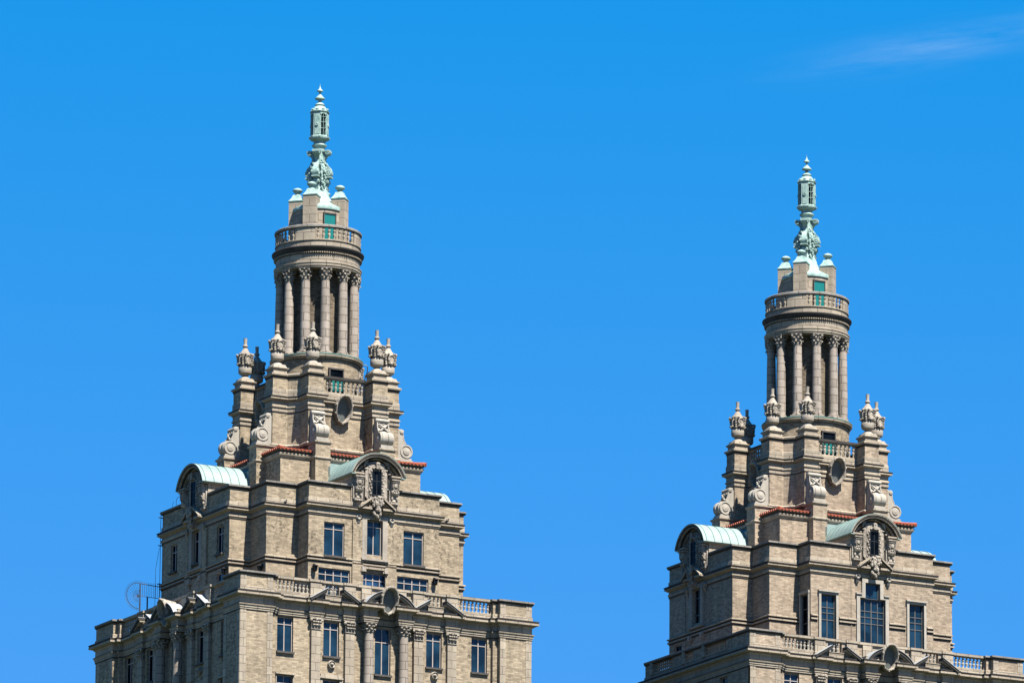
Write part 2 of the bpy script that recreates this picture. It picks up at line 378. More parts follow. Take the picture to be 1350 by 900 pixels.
# ------------------------------------------------------------------ repeated pieces
BAL = [(.075, 0), (.075, .06), (.05, .08), (.045, .12), (.10, .26), (.105, .34), (.055, .40), (.085, .43), (.055, .46), (.10, .52), (.10, .58), (.045, .72), (.05, .74), (.075, .75), (.075, .80)]
def f_baluster(h):
    def f(b): b.lathe([(r, z / .8 * h) for r, z in BAL], 8)
    return f
def f_capital(rb, hw, h):
    """Corinthian capital: bell, two rows of curled leaves, corner volutes, abacus"""
    def f(b):
        b.lathe([(rb, 0), (rb * 1.18, .02), (rb * 1.18, .06), (rb, .08), (rb * .98, h * .5), (rb * 1.22, h * .86)], 14)
        for row, (z, rr, sz) in enumerate(((.10 * h, rb * 1.02, .26 * h), (.38 * h, rb * 1.04, .30 * h))):
            for i in range(8):
                a = 2 * PI * (i + .5 * row) / 8; c, s_ = math.cos(a), math.sin(a); w = rb * .30
                T = Matrix(((c, -s_, 0, 0), (s_, c, 0, 0), (0, 0, 1, 0), (0, 0, 0, 1)))
                pr = [(rr - .03, z), (rr + .03, z), (rr + .05, z + sz * .55), (rr + .13 * hw / .4, z + sz * .75), (rr + .17 * hw / .4, z + sz * .62), (rr + .16 * hw / .4, z + sz * .95), (rr + .07, z + sz * 1.08), (rr - .03, z + sz * .9)]
                n = len(pr)
                vs = [(x, -w * (1 - .35 * (k > 3)), zz) for k, (x, zz) in enumerate(pr)] + [(x, w * (1 - .35 * (k > 3)), zz) for k, (x, zz) in enumerate(pr)]
                fs = [tuple(range(n)), tuple(range(2 * n - 1, n - 1, -1))] + [(k, n + k, n + (k + 1) % n, (k + 1) % n) for k in range(n)]
                b.add(vs, fs, T)
        for i in range(4):
            a = PI / 4 + i * PI / 2; b.blob(hw * 1.12 * math.cos(a), hw * 1.12 * math.sin(a), h * .78, .10, .10, .11)
            a = i * PI / 2; b.blob(hw * .88 * math.cos(a), hw * .88 * math.sin(a), h * .86, .09, .09, .08)
        b.taper(0, 0, h * .88, h, hw * 1.0, hw * 1.08)
    return f
def f_pilcap(hw, h):
    def f(b):
        b.box(-hw * .80, hw * .80, -.02, .12, 0, h * .88)
        b.box(-hw * 1.02, hw * 1.02, -.12, .12, h * .88, h)
        for z, n, o in ((.08, 3, .0), (.38, 4, .0)):
            for i in range(n):
                x = -hw * .78 + hw * 1.56 * (i + .5) / n; w = hw * .62 / n
                b.side([(0, z * h), (.05, z * h), (.07, (z + .18) * h), (.17, (z + .25) * h), (.19, (z + .20) * h), (.18, (z + .30) * h), (.08, (z + .33) * h), (0, (z + .3) * h)], x - w, x + w)
        for sx in (-1, 1): b.blob(sx * hw * .95, -.08, h * .78, .11, .10, .11)
        b.blob(0, -.1, h * .85, .09, .08, .08)
        b.box(-hw * .86, hw * .86, -.06, .12, -.07, -.01)
    return f
def f_egg(hw, h, top, tilt, rim=.12):
    """cartouche: an egg-shaped shield, wide at the top, on a raised rim; v grows to the top by tilt"""
    def ring(k, z0):
        pts = []
        for i in range(28):
            a = 2 * PI * i / 28; s_ = math.sin(a); wx = hw * (1.0 if s_ > 0 else (1 - .20 * s_ * s_))
            ex = math.copysign(abs(math.cos(a)) ** .86, math.cos(a))
            pts.append((wx * k * ex, h / 2 * (1 - (1 - k) * hw / (h / 2)) * s_))
        return pts
    def f(b):
        loops = [(.80, -.30), (.98, top - .30), (1.06, top - .06), (1.05, top + .06), (.97, top + .14), (.87, top + .13), (.80, top + .03), (.77, top - .20), (.75, top - .46), (.50, top - .48)]
        vs = []; fs = []; n = 28
        for k, v in loops:
            for (x, z) in ring(k, 0): vs.append((x, -(v + tilt * (z + h / 2) / h * (1 if v > -.25 else 0)), z))
        for j in range(len(loops) - 1):
            for i in range(n): fs.append((j * n + i, j * n + (i + 1) % n, (j + 1) * n + (i + 1) % n, (j + 1) * n + i))
        fs.append(tuple(range((len(loops) - 1) * n, len(loops) * n))); fs.append(tuple(range(n - 1, -1, -1)))
        b.add(vs, fs)
        for i in range(10):          # knots round the rim
            a = 2 * PI * (i + .5) / 10; b.blob(hw * (1.0 if math.sin(a) > 0 else 1 - .2 * math.sin(a) ** 2) * math.cos(a), -(top + .08 + tilt * (math.sin(a) * .5 + .5)), h / 2 * .98 * math.sin(a), .09, .08, .10, 6)
    return f
def f_eggpanel(hw, h, top, tilt):
    def f(b):
        n = 28; vs = []
        for v in (top - .44, top - .30):
            for i in range(n):
                a = 2 * PI * i / n; s_ = math.sin(a); k = .765
                x = hw * (1.0 if s_ > 0 else (1 - .20 * s_ * s_)) * k * math.copysign(abs(math.cos(a)) ** .86, math.cos(a)); z = h / 2 * (1 - (1 - k) * hw / (h / 2)) * s_
                vs.append((x, -(v + tilt * (z + h / 2) / h), z))
        b.add(vs, [tuple(range(n)), tuple(range(2 * n - 1, n - 1, -1))] + [(i, (i + 1) % n, n + (i + 1) % n, n + i) for i in range(n)])
    return f
def window(parent, u0, u1, z0, z1, v, k, cols=2, rows=(.78,), frame='frame', glass='glass', sill=True, t=.055, edge=.06, thick=None):
    """a sash window set in a reveal: frame + pane (+ sill)"""
    w, h = u1 - u0, z1 - z0; key = ('window', round(w, 2), round(h, 2), cols, rows, t)
    def fr(b):
        e = edge
        b.box(-w / 2, -w / 2 + e, -.04, .04, 0, h); b.box(w / 2 - e, w / 2, -.04, .04, 0, h)
        b.box(-w / 2 + e, w / 2 - e, -.04, .04, h - e, h); b.box(-w / 2 + e, w / 2 - e, -.04, .04, 0, e)
        for i in range(1, cols):
            x = -w / 2 + w * i / cols; tt = t * (1.3 if (cols % 2 == 0 and i == cols // 2) else 1)
            b.box(x - tt / 2, x + tt / 2, -.03, .03, e, h - e)
        for r_ in rows:
            b.box(-w / 2 + e, w / 2 - e, -.036, .036, h * r_ - t / 2, h * r_ + t / 2)
    c = (u0 + u1) / 2; p = rotp([(c, -v)], k)[0]
    o = P('window', key, lambda: mb(fr), frame, parent, (p[0], p[1], z0), FACE(k), 0)
    P('pane', ('pane', round(w, 2), round(h, 2)), lambda: mb(lambda b: b.box(-w / 2 + .01, w / 2 - .01, -.006, .006, .01, h - .01)), glass, o, (0, 0.012, 0), 0, 0)
    if sill:
        P('sill', ('sill', round(w, 2)), lambda: mb(lambda b: b.box(-w / 2 - .06, w / 2 + .06, -.34, .04, -.13, -.002)), 'sill', o, (0, 0, 0), 0, 0)
    return o
def f_console(w, tall, d0, deep):
    """scroll bracket: small roll at the head, leafy neck, big double-roll volute at the foot; v is measured from the pier"""
    def f(b):
        h = tall
        pr = [(0, h), (.30, h), (.42, h - .05), (.47, h - .16), (.43, h - .28), (.36, h - .34), (.40, h - .55), (.48, h - .80), (.62, h - .98), (.82, h - 1.06)]
        cz, cv, rr = .62, deep - .50, .48
        pr += [(cv + rr * math.cos(a), cz + rr * math.sin(a)) for a in [R(75 - 15 * i) for i in range(13)]]
        pr += [(cv - .2, .16), (cv - .25, .16), (0, .16)]
        b.side(pr, -w / 2 * .90, w / 2 * .90)
        for s_ in (-1, 1):                       # spiral cheeks
            T = Matrix.Translation((s_ * w / 2 * .90, -cv, cz)) @ Matrix.Rotation(R(90), 4, 'Y')
            b.lathe([(rr * .96, -.05), (rr * .96, .05), (rr * .78, .055), (rr * .74, .01), (rr * .52, .01), (rr * .48, .06), (rr * .25, .07), (rr * .08, .10)] if s_ > 0 else
                    [(rr * .08, -.10), (rr * .25, -.07), (rr * .48, -.06), (rr * .52, -.01), (rr * .74, -.01), (rr * .78, -.055), (rr * .96, -.05), (rr * .96, .05)], 20, M=T)
            T2 = Matrix.Translation((s_ * w / 2 * .90, -.30, h - .17)) @ Matrix.Rotation(R(90), 4, 'Y')
            b.lathe([(.15, -.05), (.15, .05), (.08, .07), (.03, .08)] if s_ > 0 else [(.03, -.08), (.08, -.07), (.15, -.05), (.15, .05)], 12, M=T2)
        for s_ in (-.5, .5):                     # twin rolls on the front
            T3 = Matrix.Translation((s_ * w * .44, -(cv + .05), cz)) @ Matrix.Rotation(R(90), 4, 'Y')
            b.lathe([(rr * .8, -w * .2), (rr * 1.0, -w * .14), (rr * 1.04, 0), (rr * 1.0, w * .14), (rr * .8, w * .2)], 18, M=T3)
        for s_ in (-1, 1):                       # crossing leaves on the neck
            b.tube([(s_ * w * .34, -.46, h - .42), (s_ * w * .12, -.55, h - .60), (-s_ * w * .10, -.58, h - .76), (-s_ * w * .32, -.66, h - .94)], [.035, .075, .075, .03])
            b.blob(s_ * w * .30, -.50, h - .46, .09, .08, .07, 7); b.blob(s_ * w * .30, -.64, h - .90, .10, .08, .07, 7)
        b.blob(0, -.60, h - .68, .11, .10, .12, 8); b.blob(0, -.52, h - .44, .07, .07, .06, 7)
        for s_ in (-1, 1): b.tube([(s_ * w * .42, -.42, h - .30), (s_ * w * .42, -.44, h - .6), (s_ * w * .42, -.60, h - .95)], .05)
        b.box(-w / 2 * .92, w / 2 * .92, -(deep - .10), 0, .02, .16)
        b.box(-w / 2 * 1.0, w / 2 * 1.0, -(deep - .02), 0, -.10, .02)
    return f
def f_urn(b):
    b.taper(0, 0, 0, .10, .46, .40)
    b.lathe([(.38, .10), (.36, .16), (.20, .30), (.19, .34), (.34, .42), (.43, .50), (.45, .60), (.45, .86), (.41, .92), (.33, .97), (.33, 1.05), (.38, 1.30), (.42, 1.62), (.44, 1.78),
             (.36, 1.88), (.25, 2.02), (.15, 2.20), (.11, 2.27), (.18, 2.33), (.19, 2.39), (.12, 2.46), (.11, 2.60), (.125, 2.84), (.13, 2.90)], 20)
def f_urnshield(b):
    for i in range(4):
        a = i * PI / 2; T = Matrix.Rotation(a, 4, 'Z')
        n = 12; vs = []; fs = []
        for k, v in ((1.0, .34), (1.05, .47), (.85, .53), (.72, .47)):
            for j in range(n):
                q = 2 * PI * j / n; s_ = math.sin(q); vs.append((.235 * k * math.cos(q) * (1 if s_ > 0 else 1 - .25 * s_ * s_), -v, 1.40 + .33 * k * s_))
        for r_ in range(3):
            for j in range(n): fs.append((r_ * n + j, r_ * n + (j + 1) % n, (r_ + 1) * n + (j + 1) % n, (r_ + 1) * n + j))
        fs.append(tuple(range(3 * n, 4 * n))); b.add(vs, fs, T)
        for dx_, dz, r_ in ((-.2, 1.74, .09), (.2, 1.74, .09), (0, 1.08, .10), (.17, 1.12, .07), (-.17, 1.12, .07)):
            p = T @ Vector((dx_, -.50, dz)); b.blob(p.x, p.y, p.z, r_, r_, r_, 7)
        T2 = Matrix.Rotation(a + PI / 4, 4, 'Z')
        for dz, rr, r_ in ((1.72, .55, .10), (1.58, .53, .08), (1.40, .49, .07), (1.22, .46, .08), (1.08, .43, .09)):
            p = T2 @ Vector((0, -rr, dz)); b.blob(p.x, p.y, p.z, r_, r_, r_ * 1.15, 7)

# ------------------------------------------------------------------ plans
Q = 10.7                                        # shaft half width
W3, W2, W1 = 8.68, 7.13, 4.82                   # stepped upper block
def shaft_face(lvl):
    """one facade of the shaft from corner pier to corner pier (front, left to right). lvl 0 = wall, 1 = entablature with breaks"""
    if lvl == 0:
        return [(-8.35, -10.7), (-8.35, -10.37), (-8.0, -10.37), (-8.0, -10.1), (8.0, -10.1), (8.0, -10.37), (8.35, -10.37), (8.35, -10.7)]
    s_ = [(-8.35, -10.7), (-8.35, -10.37), (-8.0, -10.37), (-8.0, -10.1)]
    for (c, w, v) in ((-5.0, .42, 10.30), (-2.52, .42, 10.30), (-1.28, .45, 10.82), (1.28, .45, 10.82), (2.52, .42, 10.30), (5.0, .42, 10.30)):
        s_ += [(c - w, -10.1), (c - w, -v), (c + w, -v), (c + w, -10.1)]
    return s_ + [(8.0, -10.1), (8.0, -10.37), (8.35, -10.37), (8.35, -10.7)]
TWO_PI = 2 * PI
OFF = (0, 0, H0)
URNS = [(-2.395, 4.147, 'f')]

def build_tower(x0, left):
    BK = 'brick' if left else 'brickr'
    rough_label = ('nearer left-hand tan brick tower with pale-framed windows and engaged columns on its shaft' if left
                   else 'farther right-hand tan brick tower with tall grey-framed windows and a stepped central window')
    T = thing('apartment_tower', rough_label, 'tower', (x0, 0, 0), group='twin towers of the apartment building')
    A = lambda name, key, f, m, loc=(0, 0, 0), rz=0.0, smooth=35, label=None: P(name, (key, left) if isinstance(key, str) else key, lambda: mb(f), m, T, (loc[0], loc[1], loc[2] + H0), rz, smooth, label)
    faces_full = (0, 1) if left else (0,)

    # ---------------- shaft (level A)
    if left:
        back = 11.0
        fl = rotp(shaft_face(0), 1); fl = [(x, y if abs(y) < 8.6 or y < 0 else y) for x, y in fl]
        wall = fl[::1]
        wall = rotp(shaft_face(0), 1) + [(-Q, -Q)] + shaft_face(0) + [(Q, -Q), (Q, back), (-Q, back)]
        trim = rotp(shaft_face(1), 1) + [(-Q, -Q)] + shaft_face(1) + [(Q, -Q), (Q, back), (-Q, back)]
    else:
        tail = [(Q, -Q), (Q, Q), (-5.0, Q), (-5.0, 4.2), (-8.9, 4.2), (-8.9, 3.6), (-Q, 3.6)]
        wall = [(-Q, -Q)] + shaft_face(0) + tail
        trim = [(-Q, -Q)] + shaft_face(1) + tail
    holes = {}; wins = []
    def opening(k, u0, u1, z0, z1, **kw): wins.append((k, u0, u1, z0, z1, kw))
    ROW1, ROW2 = (-4.95, -2.66), (-8.9, -6.5)
    for k in faces_full:
        for s_ in (-1, 1):
            for (a, c) in ((6.55, 7.72), (3.2, 4.35)):
                if k == 1 and a == 6.55 and s_ == 1: a, c = 6.7, 7.25
                u0, u1 = (a, c) if s_ > 0 else (-c, -a)
                opening(k, u0, u1, *ROW1); opening(k, u0, u1, *ROW2)
        opening(k, -.58, .58, -5.8, -2.7, rows=(.70,)); opening(k, -.58, .58, -9.2, -6.9)
    if not left:
        opening(4, 4.6, 5.75, -5.0, -2.75); opening(4, 10.2, 11.3, -5.0, -2.75)
    for (k, u0, u1, z0, z1, kw) in wins:
        if k == 4:
            i = len(wall) - 1; holes.setdefault(i, []).append((u0, u1, z0, z1))
        else:
            seg = [i for i in range(len(wall)) if tuple(round(c, 3) for c in wall[i]) == tuple(round(c, 3) for c in rotp([(-8.0, -10.1)], k)[0])][0]
            holes.setdefault(seg, []).append((u0 + 8.0, u1 + 8.0, z0, z1))
    A('shaft_wall', 'shaft_wall', lambda b: b.walls(wall, -H0, -1.25, holes, .28), BK, smooth=0)
    for (k, u0, u1, z0, z1, kw) in wins:
        if k == 4:
            o = window(T, 3.6 * 0 + (u0 + u1) / 2 - .575 - 3.6, (u0 + u1) / 2 + .575 - 3.6, z0 + H0, z1 + H0, 10.48, 1, glass='glass')
        else:
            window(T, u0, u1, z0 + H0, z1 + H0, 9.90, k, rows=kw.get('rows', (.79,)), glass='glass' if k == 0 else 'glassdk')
    ent = [(-.06, -2.55), (.05, -2.55), (.05, -2.44), (.09, -2.43), (.09, -2.31), (.15, -2.27), (.15, -2.20), (.03, -2.19), (.03, -1.78), (.10, -1.74), (.16, -1.63),
           (.33, -1.62), (.38, -1.60), (.38, -1.475), (.10, -1.47), (.06, -1.30), (.06, -1.05), (.0, -1.02), (-.06, -1.02)]
    A('entablature', 'entablature', lambda b: b.sweep(trim, ent), 'stone')
    A('groove', 'architrave_groove', lambda b: (b.sweep(trim, [(-.03, -2.125), (.05, -2.125), (.05, -2.185), (-.03, -2.185)]), b.sweep(trim, [(-.03, -2.555), (.055, -2.555), (.03, -2.62), (-.03, -2.62)])), 'soot', smooth=0)  # added dark strips draw the shade lines of the architrave
    A('gutter', 'shaft_gutter', lambda b: b.sweep(trim, [(.055, -1.465), (.34, -1.465), (.39, -1.36), (.39, -1.33), (.055, -1.28)]), 'soot')  # separate dark band along the cornice top
    # stone strips up the edges of the corner piers
    def strips(b):
        for k in faces_full:
            for u0, u1, v in ((-10.7, -10.28, 10.73), (-8.75, -8.36, 10.73), (8.36, 8.75, 10.73), (10.28, 10.7, 10.73)):
                pts = rotp([(u0, -v), (u1, -v), (u1, -10.5), (u0, -10.5)], k)
                xs = [p[0] for p in pts]; ys = [p[1] for p in pts]; b.box(min(xs), max(xs), min(ys), max(ys), -12, -2.56)
    A('quoin_strip', 'quoin_strip', strips, 'stone', smooth=0)
    # corner parapets with their copings
    cor = [(-10.1, -8.0), (-10.37, -8.0), (-10.37, -8.35), (-10.7, -8.35), (-10.7, -10.7), (-8.35, -10.7), (-8.35, -10.37), (-8.0, -10.37), (-8.0, -10.1)]
    if not left: cor = [(-10.7, 3.6), (-10.7, -10.7)] + cor[5:]
    rc = [(8.0, -10.1), (8.0, -10.37), (8.35, -10.37), (8.35, -10.7), (10.7, -10.7), (10.7, 10.7)]
    pw = [(0, -1.02), (0, -.17), (-.35, -.17), (-.35, -1.02)]
    cp = [(-.5, -.17), (.10, -.17), (.15, -.13), (.15, -.03), (.08, .0), (-.5, .0)]
    corners = [(cor, 'a')]
    corners += [(rc, 'b')]
    if left: corners += [([(-Q, 11.0), (-Q, 8.35), (-10.37, 8.35), (-10.37, 8.0), (-10.1, 8.0)], 'c')]
    for path, nm in corners:
        pp = A('corner_parapet', 'corner_parapet' + nm, lambda b, path=path: b.sweep(path if left or path[0][0] > 0 else path[1:], pw, False), BK, smooth=0)
        P('drip_edge', ('drip' + nm, left), lambda path=path: mb(lambda b: b.sweep(path, [(-.3, -.265), (.05, -.265), (.13, -.174), (-.3, -.174)], False)), 'soot', pp)  # extra dark strip: shade under the coping put into its colour
        P('coping', ('coping' + nm, left), lambda path=path: mb(lambda b: b.sweep(path, cp, False)), 'gray', pp)
        def est(b, path=path):
            for (x, y) in path:
                if abs(x) > 10.6 and abs(y) > 10.6 and y < 0:
                    sx = math.copysign(1, x); sy = math.copysign(1, y)
                    b.box(min(x, x - sx * .42), max(x, x - sx * .42) , y - .025 if sy < 0 else y - .3, y + .3 if sy < 0 else y + .025, -1.0, -.175)
                    b.box(x - .025 if sx < 0 else x - .3, x + .3 if sx < 0 else x + .025, min(y, y - sy * .42), max(y, y - sy * .42), -1.0, -.175)
            b.box(-8.75, -8.36, -10.722, -10.4, -1.0, -.176) if path[0][0] < 0 else b.box(8.36, 8.75, -10.722, -10.4, -1.0, -.176)
        if nm in 'ab': P('edge_strip', ('edge' + nm, left), lambda est=est: mb(est), 'stone', pp, smooth=0)
    # balustrades between the corner piers
    for k in faces_full:
        def bals(b):
            b.box(-8.0, 8.0, -10.24, -9.80, -.17, -.02)
            b.box(-8.0, 8.0, -10.20, -9.84, -.21, -.172)
            b.box(-8.0, 8.0, -10.14, -9.86, -1.02, -.94)
            for s_ in (-1, 1):
                def bx(u0, u1, v, w=9.85, z0=-.94, z1=-.212): b.box(min(s_ * u0, s_ * u1), max(s_ * u0, s_ * u1), -v, -w, z0, z1)
                bx(7.94, 8.0, 10.1); bx(4.62, 5.42, 10.30, z0=-1.02); bx(4.33, 4.618, 10.14); bx(2.95, 3.25, 10.14); bx(2.12, 2.93, 10.30, z0=-1.02); bx(.90, 1.64, 10.22, z0=-1.02); bx(0, .898, 10.12)
                b.box(min(s_ * 4.55, s_ * 5.5), max(s_ * 4.55, s_ * 5.5), -10.36, -10.2, -.172, -.018); b.box(min(s_ * 2.05, s_ * 3.0), max(s_ * 2.05, s_ * 3.0), -10.36, -10.2, -.172, -.018)
        o = A('balustrade', 'balustrade', bals, 'stone', rz=FACE(k), smooth=0)
        P('rail_cap', 'rail_cap', lambda: mb(lambda b: b.box(-7.99, 7.99, -10.20, -9.84, -.018, .012)), 'gray', o, smooth=0)
        P('brick_panel', 'brick_panel', lambda: mb(lambda b: [b.box(s_ * 1.88 - .24, s_ * 1.88 + .24, -10.10, -9.9, -.94, -.215) for s_ in (-1, 1)]), BK, o, smooth=0)
        for u in [-7.80 + .285 * i for i in range(9)]:
            for s_ in (1, -1): P('baluster', 'baluster', lambda: mb(f_baluster(.73)), 'pale', o, (s_ * u, -10.0, -.942))
        for u in (-4.10, -3.80, -3.50):
            for s_ in (1, -1): P('baluster', 'baluster', lambda: mb(f_baluster(.73)), 'pale', o, (s_ * u, -10.0, -.942))
        # broken pediments over the inner windows
        for s_ in (-1, 1):
            def ped(b):
                for m_ in (-1, 1):
                    for (v1, dz, th) in ((10.66, -.15, .09), (10.40, -.29, .08)):
                        q = [(m_ * 1.80, -1.33 + dz * 0), (m_ * 1.80, -1.33 - .001), (m_ * .58, -.58 + dz), (m_ * .58, -.58 + dz - th), (m_ * 1.80, -1.33 + dz - th + .0)]
                        q = [(m_ * 1.80, -1.33 + dz), (m_ * .60, -.60 + dz), (m_ * .60, -.60 + dz - th), (m_ * 1.80, -1.33 + dz - th)]
                        b.prism(q if m_ > 0 else q[::-1], 10.13, v1)
                b.prism([(-1.75, -1.345), (1.75, -1.345), (.62, -.75), (.62, -.99), (-.62, -.99), (-.62, -.75)], 10.1, 10.27)
                b.box(-.60, .60, -10.38, -10.1, -1.34, -.985)
                b.box(-.66, .66, -10.42, -10.1, -.985, -.94)
            o2 = P('pediment', ('pediment', left), lambda: mb(ped), 'stone', o.parent, tuple(Vector(rotp([(s_ * 3.78, 0)], k)[0]).to_3d() + Vector((0, 0, H0))), FACE(k), 0)
            P('groove', 'ped_dark', lambda: mb(lambda b: [b.prism([(m_ * 1.82, -1.345), (m_ * .58, -.572), (m_ * .58, -.735), (m_ * 1.82, -1.508)][::m_], 10.13, 10.76) for m_ in (-1, 1)]), 'soot', o2, smooth=0)  # dark bands below the raking arms, shade put into colour
            for m_ in (-1, 1):
                P('flashing', ('flashing', m_), lambda: mb(lambda b: b.prism([(m_ * 1.84, -1.305), (m_ * .57, -.532), (m_ * .57, -.569), (m_ * 1.84, -1.342)][::m_], 10.13, 10.80)), 'lead', o2, smooth=0)
        # segmental pediment over the centre
        def seg(b):
            cz = -2.62
            for s_ in (-1, 1):
                for (r0, r1, v) in ((1.93, 2.03, 11.06), (1.72, 1.80, 10.70)):
                    a0, a1 = R(36), R(74)
                    po = [(s_ * x, z) for x, z in arc(0, cz, r1, a0, a1, 12)] + [(s_ * x, z) for x, z in arc(0, cz, r0, a1, a0, 12)]
                    b.prism(po[::s_], 10.13, v)
                b.box(min(s_ * .82, s_ * 2.0), max(s_ * .82, s_ * 2.0), -11.12, -10.12, -1.43, -1.30)
        o3 = A('segmental_pediment', 'segmental', seg, 'stone', rz=FACE(k))
        P('groove', 'seg_dark', lambda: mb(lambda b: [b.prism(([(s_ * x, z) for x, z in arc(0, -2.62, 2.195, R(36), R(74), 12)] + [(s_ * x, z) for x, z in arc(0, -2.62, 2.035, R(74), R(36), 12)])[::s_], 10.13, 11.14) for s_ in (-1, 1)] + [b.prism(([(s_ * x, z) for x, z in arc(0, -2.62, 1.928, R(36), R(74), 12)] + [(s_ * x, z) for x, z in arc(0, -2.62, 1.802, R(74), R(36), 12)])[::s_], 10.13, 10.8) for s_ in (-1, 1)]), 'soot', o3)  # dark curved bands paint the shade between the arch mouldings
        P('tympanum', 'seg_tympanum', lambda: mb(lambda b: b.prism([(-1.7, -1.36), (1.7, -1.36)] + arc(0, -2.62, 1.85, R(40), R(140), 14), 10.1, 10.235)), 'soffit', o3)  # dark plate: deep shade under the arch put into the colour
        P('cover', 'cover', lambda: mb(lambda b: [b.prism(([(s_ * x, z) for x, z in arc(0, -2.62, 2.235, R(35), R(74), 12)] + [(s_ * x, z) for x, z in arc(0, -2.62, 2.203, R(74), R(35), 12)])[::s_], 10.13, 11.2) for s_ in (-1, 1)]), 'lead', o3)
        oc = A('cartouche', 'cartouche_low', f_egg(.63, 1.78, .44, .44), 'carvedsoot', tuple(Vector(rotp([(0, -10.35)], k)[0]).to_3d() + Vector((0, 0, -1.04))), FACE(k))
        P('panel', ('cpanelplate', 0.63), lambda: mb(f_eggpanel(.63, 1.78, .48, .44)), 'slate', oc)
        # engaged columns and pilasters
        for s_ in (-1, 1):
            p = rotp([(s_ * 1.28, -10.58)], k)[0]
            o4 = A('column', 'shaft_column', lambda b: b.lathe([(.335, -7.2), (.33, -3), (.30, 0)], 20), 'stonecol', (p[0], p[1], -3.22), FACE(k))
            P('capital', 'shaft_capital', lambda: mb(f_capital(.29, .40, .66)), 'carvedsoot', o4)
            for u in (5.0, 2.52):
                p = rotp([(s_ * u, -10.1)], k)[0]
                o5 = A('pilaster', 'pilaster', lambda b: b.box(-.33, .33, -.23, .1, -7.2, 0), 'stone', (p[0], p[1], -3.25), FACE(k), 0)
                P('capital', 'pilaster_capital', lambda: mb(f_pilcap(.42, .68)), 'carvedsoot', o5, (0, -.22, .005))
            def ros(b):
                Tm = Matrix.Rotation(R(90), 4, 'X')
                b.lathe([(.26, -.1), (.27, .12), (.22, .2), (.17, .14), (.12, .14), (.10, .24), (.04, .30)], 18, M=Tm)
            p = rotp([(s_ * 3.78, -10.1)], k)[0]
            A('rosette', 'rosette', ros, 'carvedsoot', (p[0], p[1], -5.5), FACE(k))
            A('window_hood', 'window_hood', lambda b: (b.box(-.85, .85, -.16, .02, 0, .12), b.box(-.80, -.62, -.08, .02, -2.5, -.002), b.box(.62, .80, -.08, .02, -2.5, -.002), b.box(-.78, .78, -.10, .02, .125, .3)),
              'stone', (p[0], p[1], -6.46), FACE(k), 0)
            p = rotp([(s_ * 7.13, -10.1)], k)[0]
            A('window_hood', 'window_hood_outer', lambda b: (b.box(-.68, .68, -.14, .02, 0, .10), b.box(-.66, -.60, -.05, .02, -2.5, -.002), b.box(.60, .66, -.05, .02, -2.5, -.002)), 'stone', (p[0], p[1], -6.48), FACE(k), 0)
    if not left:           # courtyard side of the right tower: flat parapet pierced by baluster panels
        panels = ((7.55, 4.70), (2.95, 1.95), (0.20, -2.35))
        hol = [(3.6 + c, 3.6 + a, -.90, -.26) for a, c in panels]
        def court(b):
            b.walls([(-Q, 3.6), (-Q, -Q + .01)], -1.02, -.17, {0: hol}, .35, False, False)
            b.walls([(-Q + .35, -Q + .36), (-Q + .35, 3.6)], -1.02, -.17, {0: [(-Q * -1 - .36 - a, Q - .36 - c, -.90, -.26) for a, c in panels]}, .0, False, False)
            b.box(-Q, -Q + .35, 3.6, 3.61, -1.02, -.17)
        A('corner_parapet', 'court_parapet', court, BK, smooth=0)
        for (a, c) in panels:
            n = int(round(abs(a - c) / .30))
            for i in range(n):
                P('baluster', 'cbaluster', lambda: mb(f_baluster(.64)), 'stone', T, (-10.54, -a + (a - c) * (i + .5) / n, -.90 + H0))
        A('pilaster_strip', 'court_strips', lambda b: [b.box(-10.84, -10.68, y - .14, y + .14, -1.0, -.175) for y in (-4.54, -1.83, 2.62)] + [b.box(-10.76, -10.68, y0, y1, -1.0, -.90) for y0, y1 in ((-7.6, -4.7), (-4.4, -1.97), (-1.69, 2.48))], 'stone', smooth=0)

    # ---------------- stepped upper block (level B)
    yb = 5.25 if left else 3.88
    lb = [(-W3, yb), (-W3, -W1), (-W2, -W1), (-W2, -W2), (-W1, -W2), (-W1, -W3), (W1, -W3), (W1, -W2), (W2, -W2), (W2, -W1), (W3, -W1), (W3, W1), (W2, W1), (W2, W2), (W1, W2), (W1, W3), (-W1, W3), (-W1, W2)]
    lb += [(-W2, W2), (-W2, yb)] if left else [(-6.0, W2), (-6.0, yb)]
    holes = {}; wl = []
    F, Lf = 5, 0          # segment indices of the front wall and the left wall
    if left:
        for s_ in (-1, 1):
            a, c = (2.18, 3.68) if s_ > 0 else (-3.68, -2.18)
            wl.append((0, a, c, 2.06, 4.30, dict(cols=2, rows=(.80,))))
            a, c = (1.74, 4.06) if s_ > 0 else (-4.06, -1.74)
            wl.append((0, a, c, -.9, 1.22, dict(cols=4, rows=(.36, .80), sill=False)))
            a, c = (2.95, 3.95) if s_ > 0 else (-3.95, -2.95)
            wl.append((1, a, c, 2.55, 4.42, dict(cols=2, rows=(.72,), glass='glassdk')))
        wl.append((0, -.575, .575, 2.40, 4.72, dict(cols=2, rows=(.82,), sill=False)))
        wl.append((0, -1.0, 1.0, -.9, 1.20, dict(cols=4, rows=(.36, .78), sill=False, glass='glassblue')))
        wl.append((1, -.48, .48, 2.5, 4.72, dict(cols=2, rows=(.70,), glass='glassdk')))
        wl.append((1, 3.0, 4.1, -.9, 1.25, dict(cols=1, rows=(), glass='glass')))
    else:
        for s_ in (-1, 1):
            a, c = (2.88, 4.05) if s_ > 0 else (-4.05, -2.88)
            wl.append((0, a, c, -.6, 3.34, dict(cols=2, rows=(.565, .685, .78), frame='framedk', sill=False)))
        wl.append((0, -1.0, 1.0, -.6, 3.36, dict(cols=4, rows=(.575, .685, .79), frame='framedk', sill=False)))
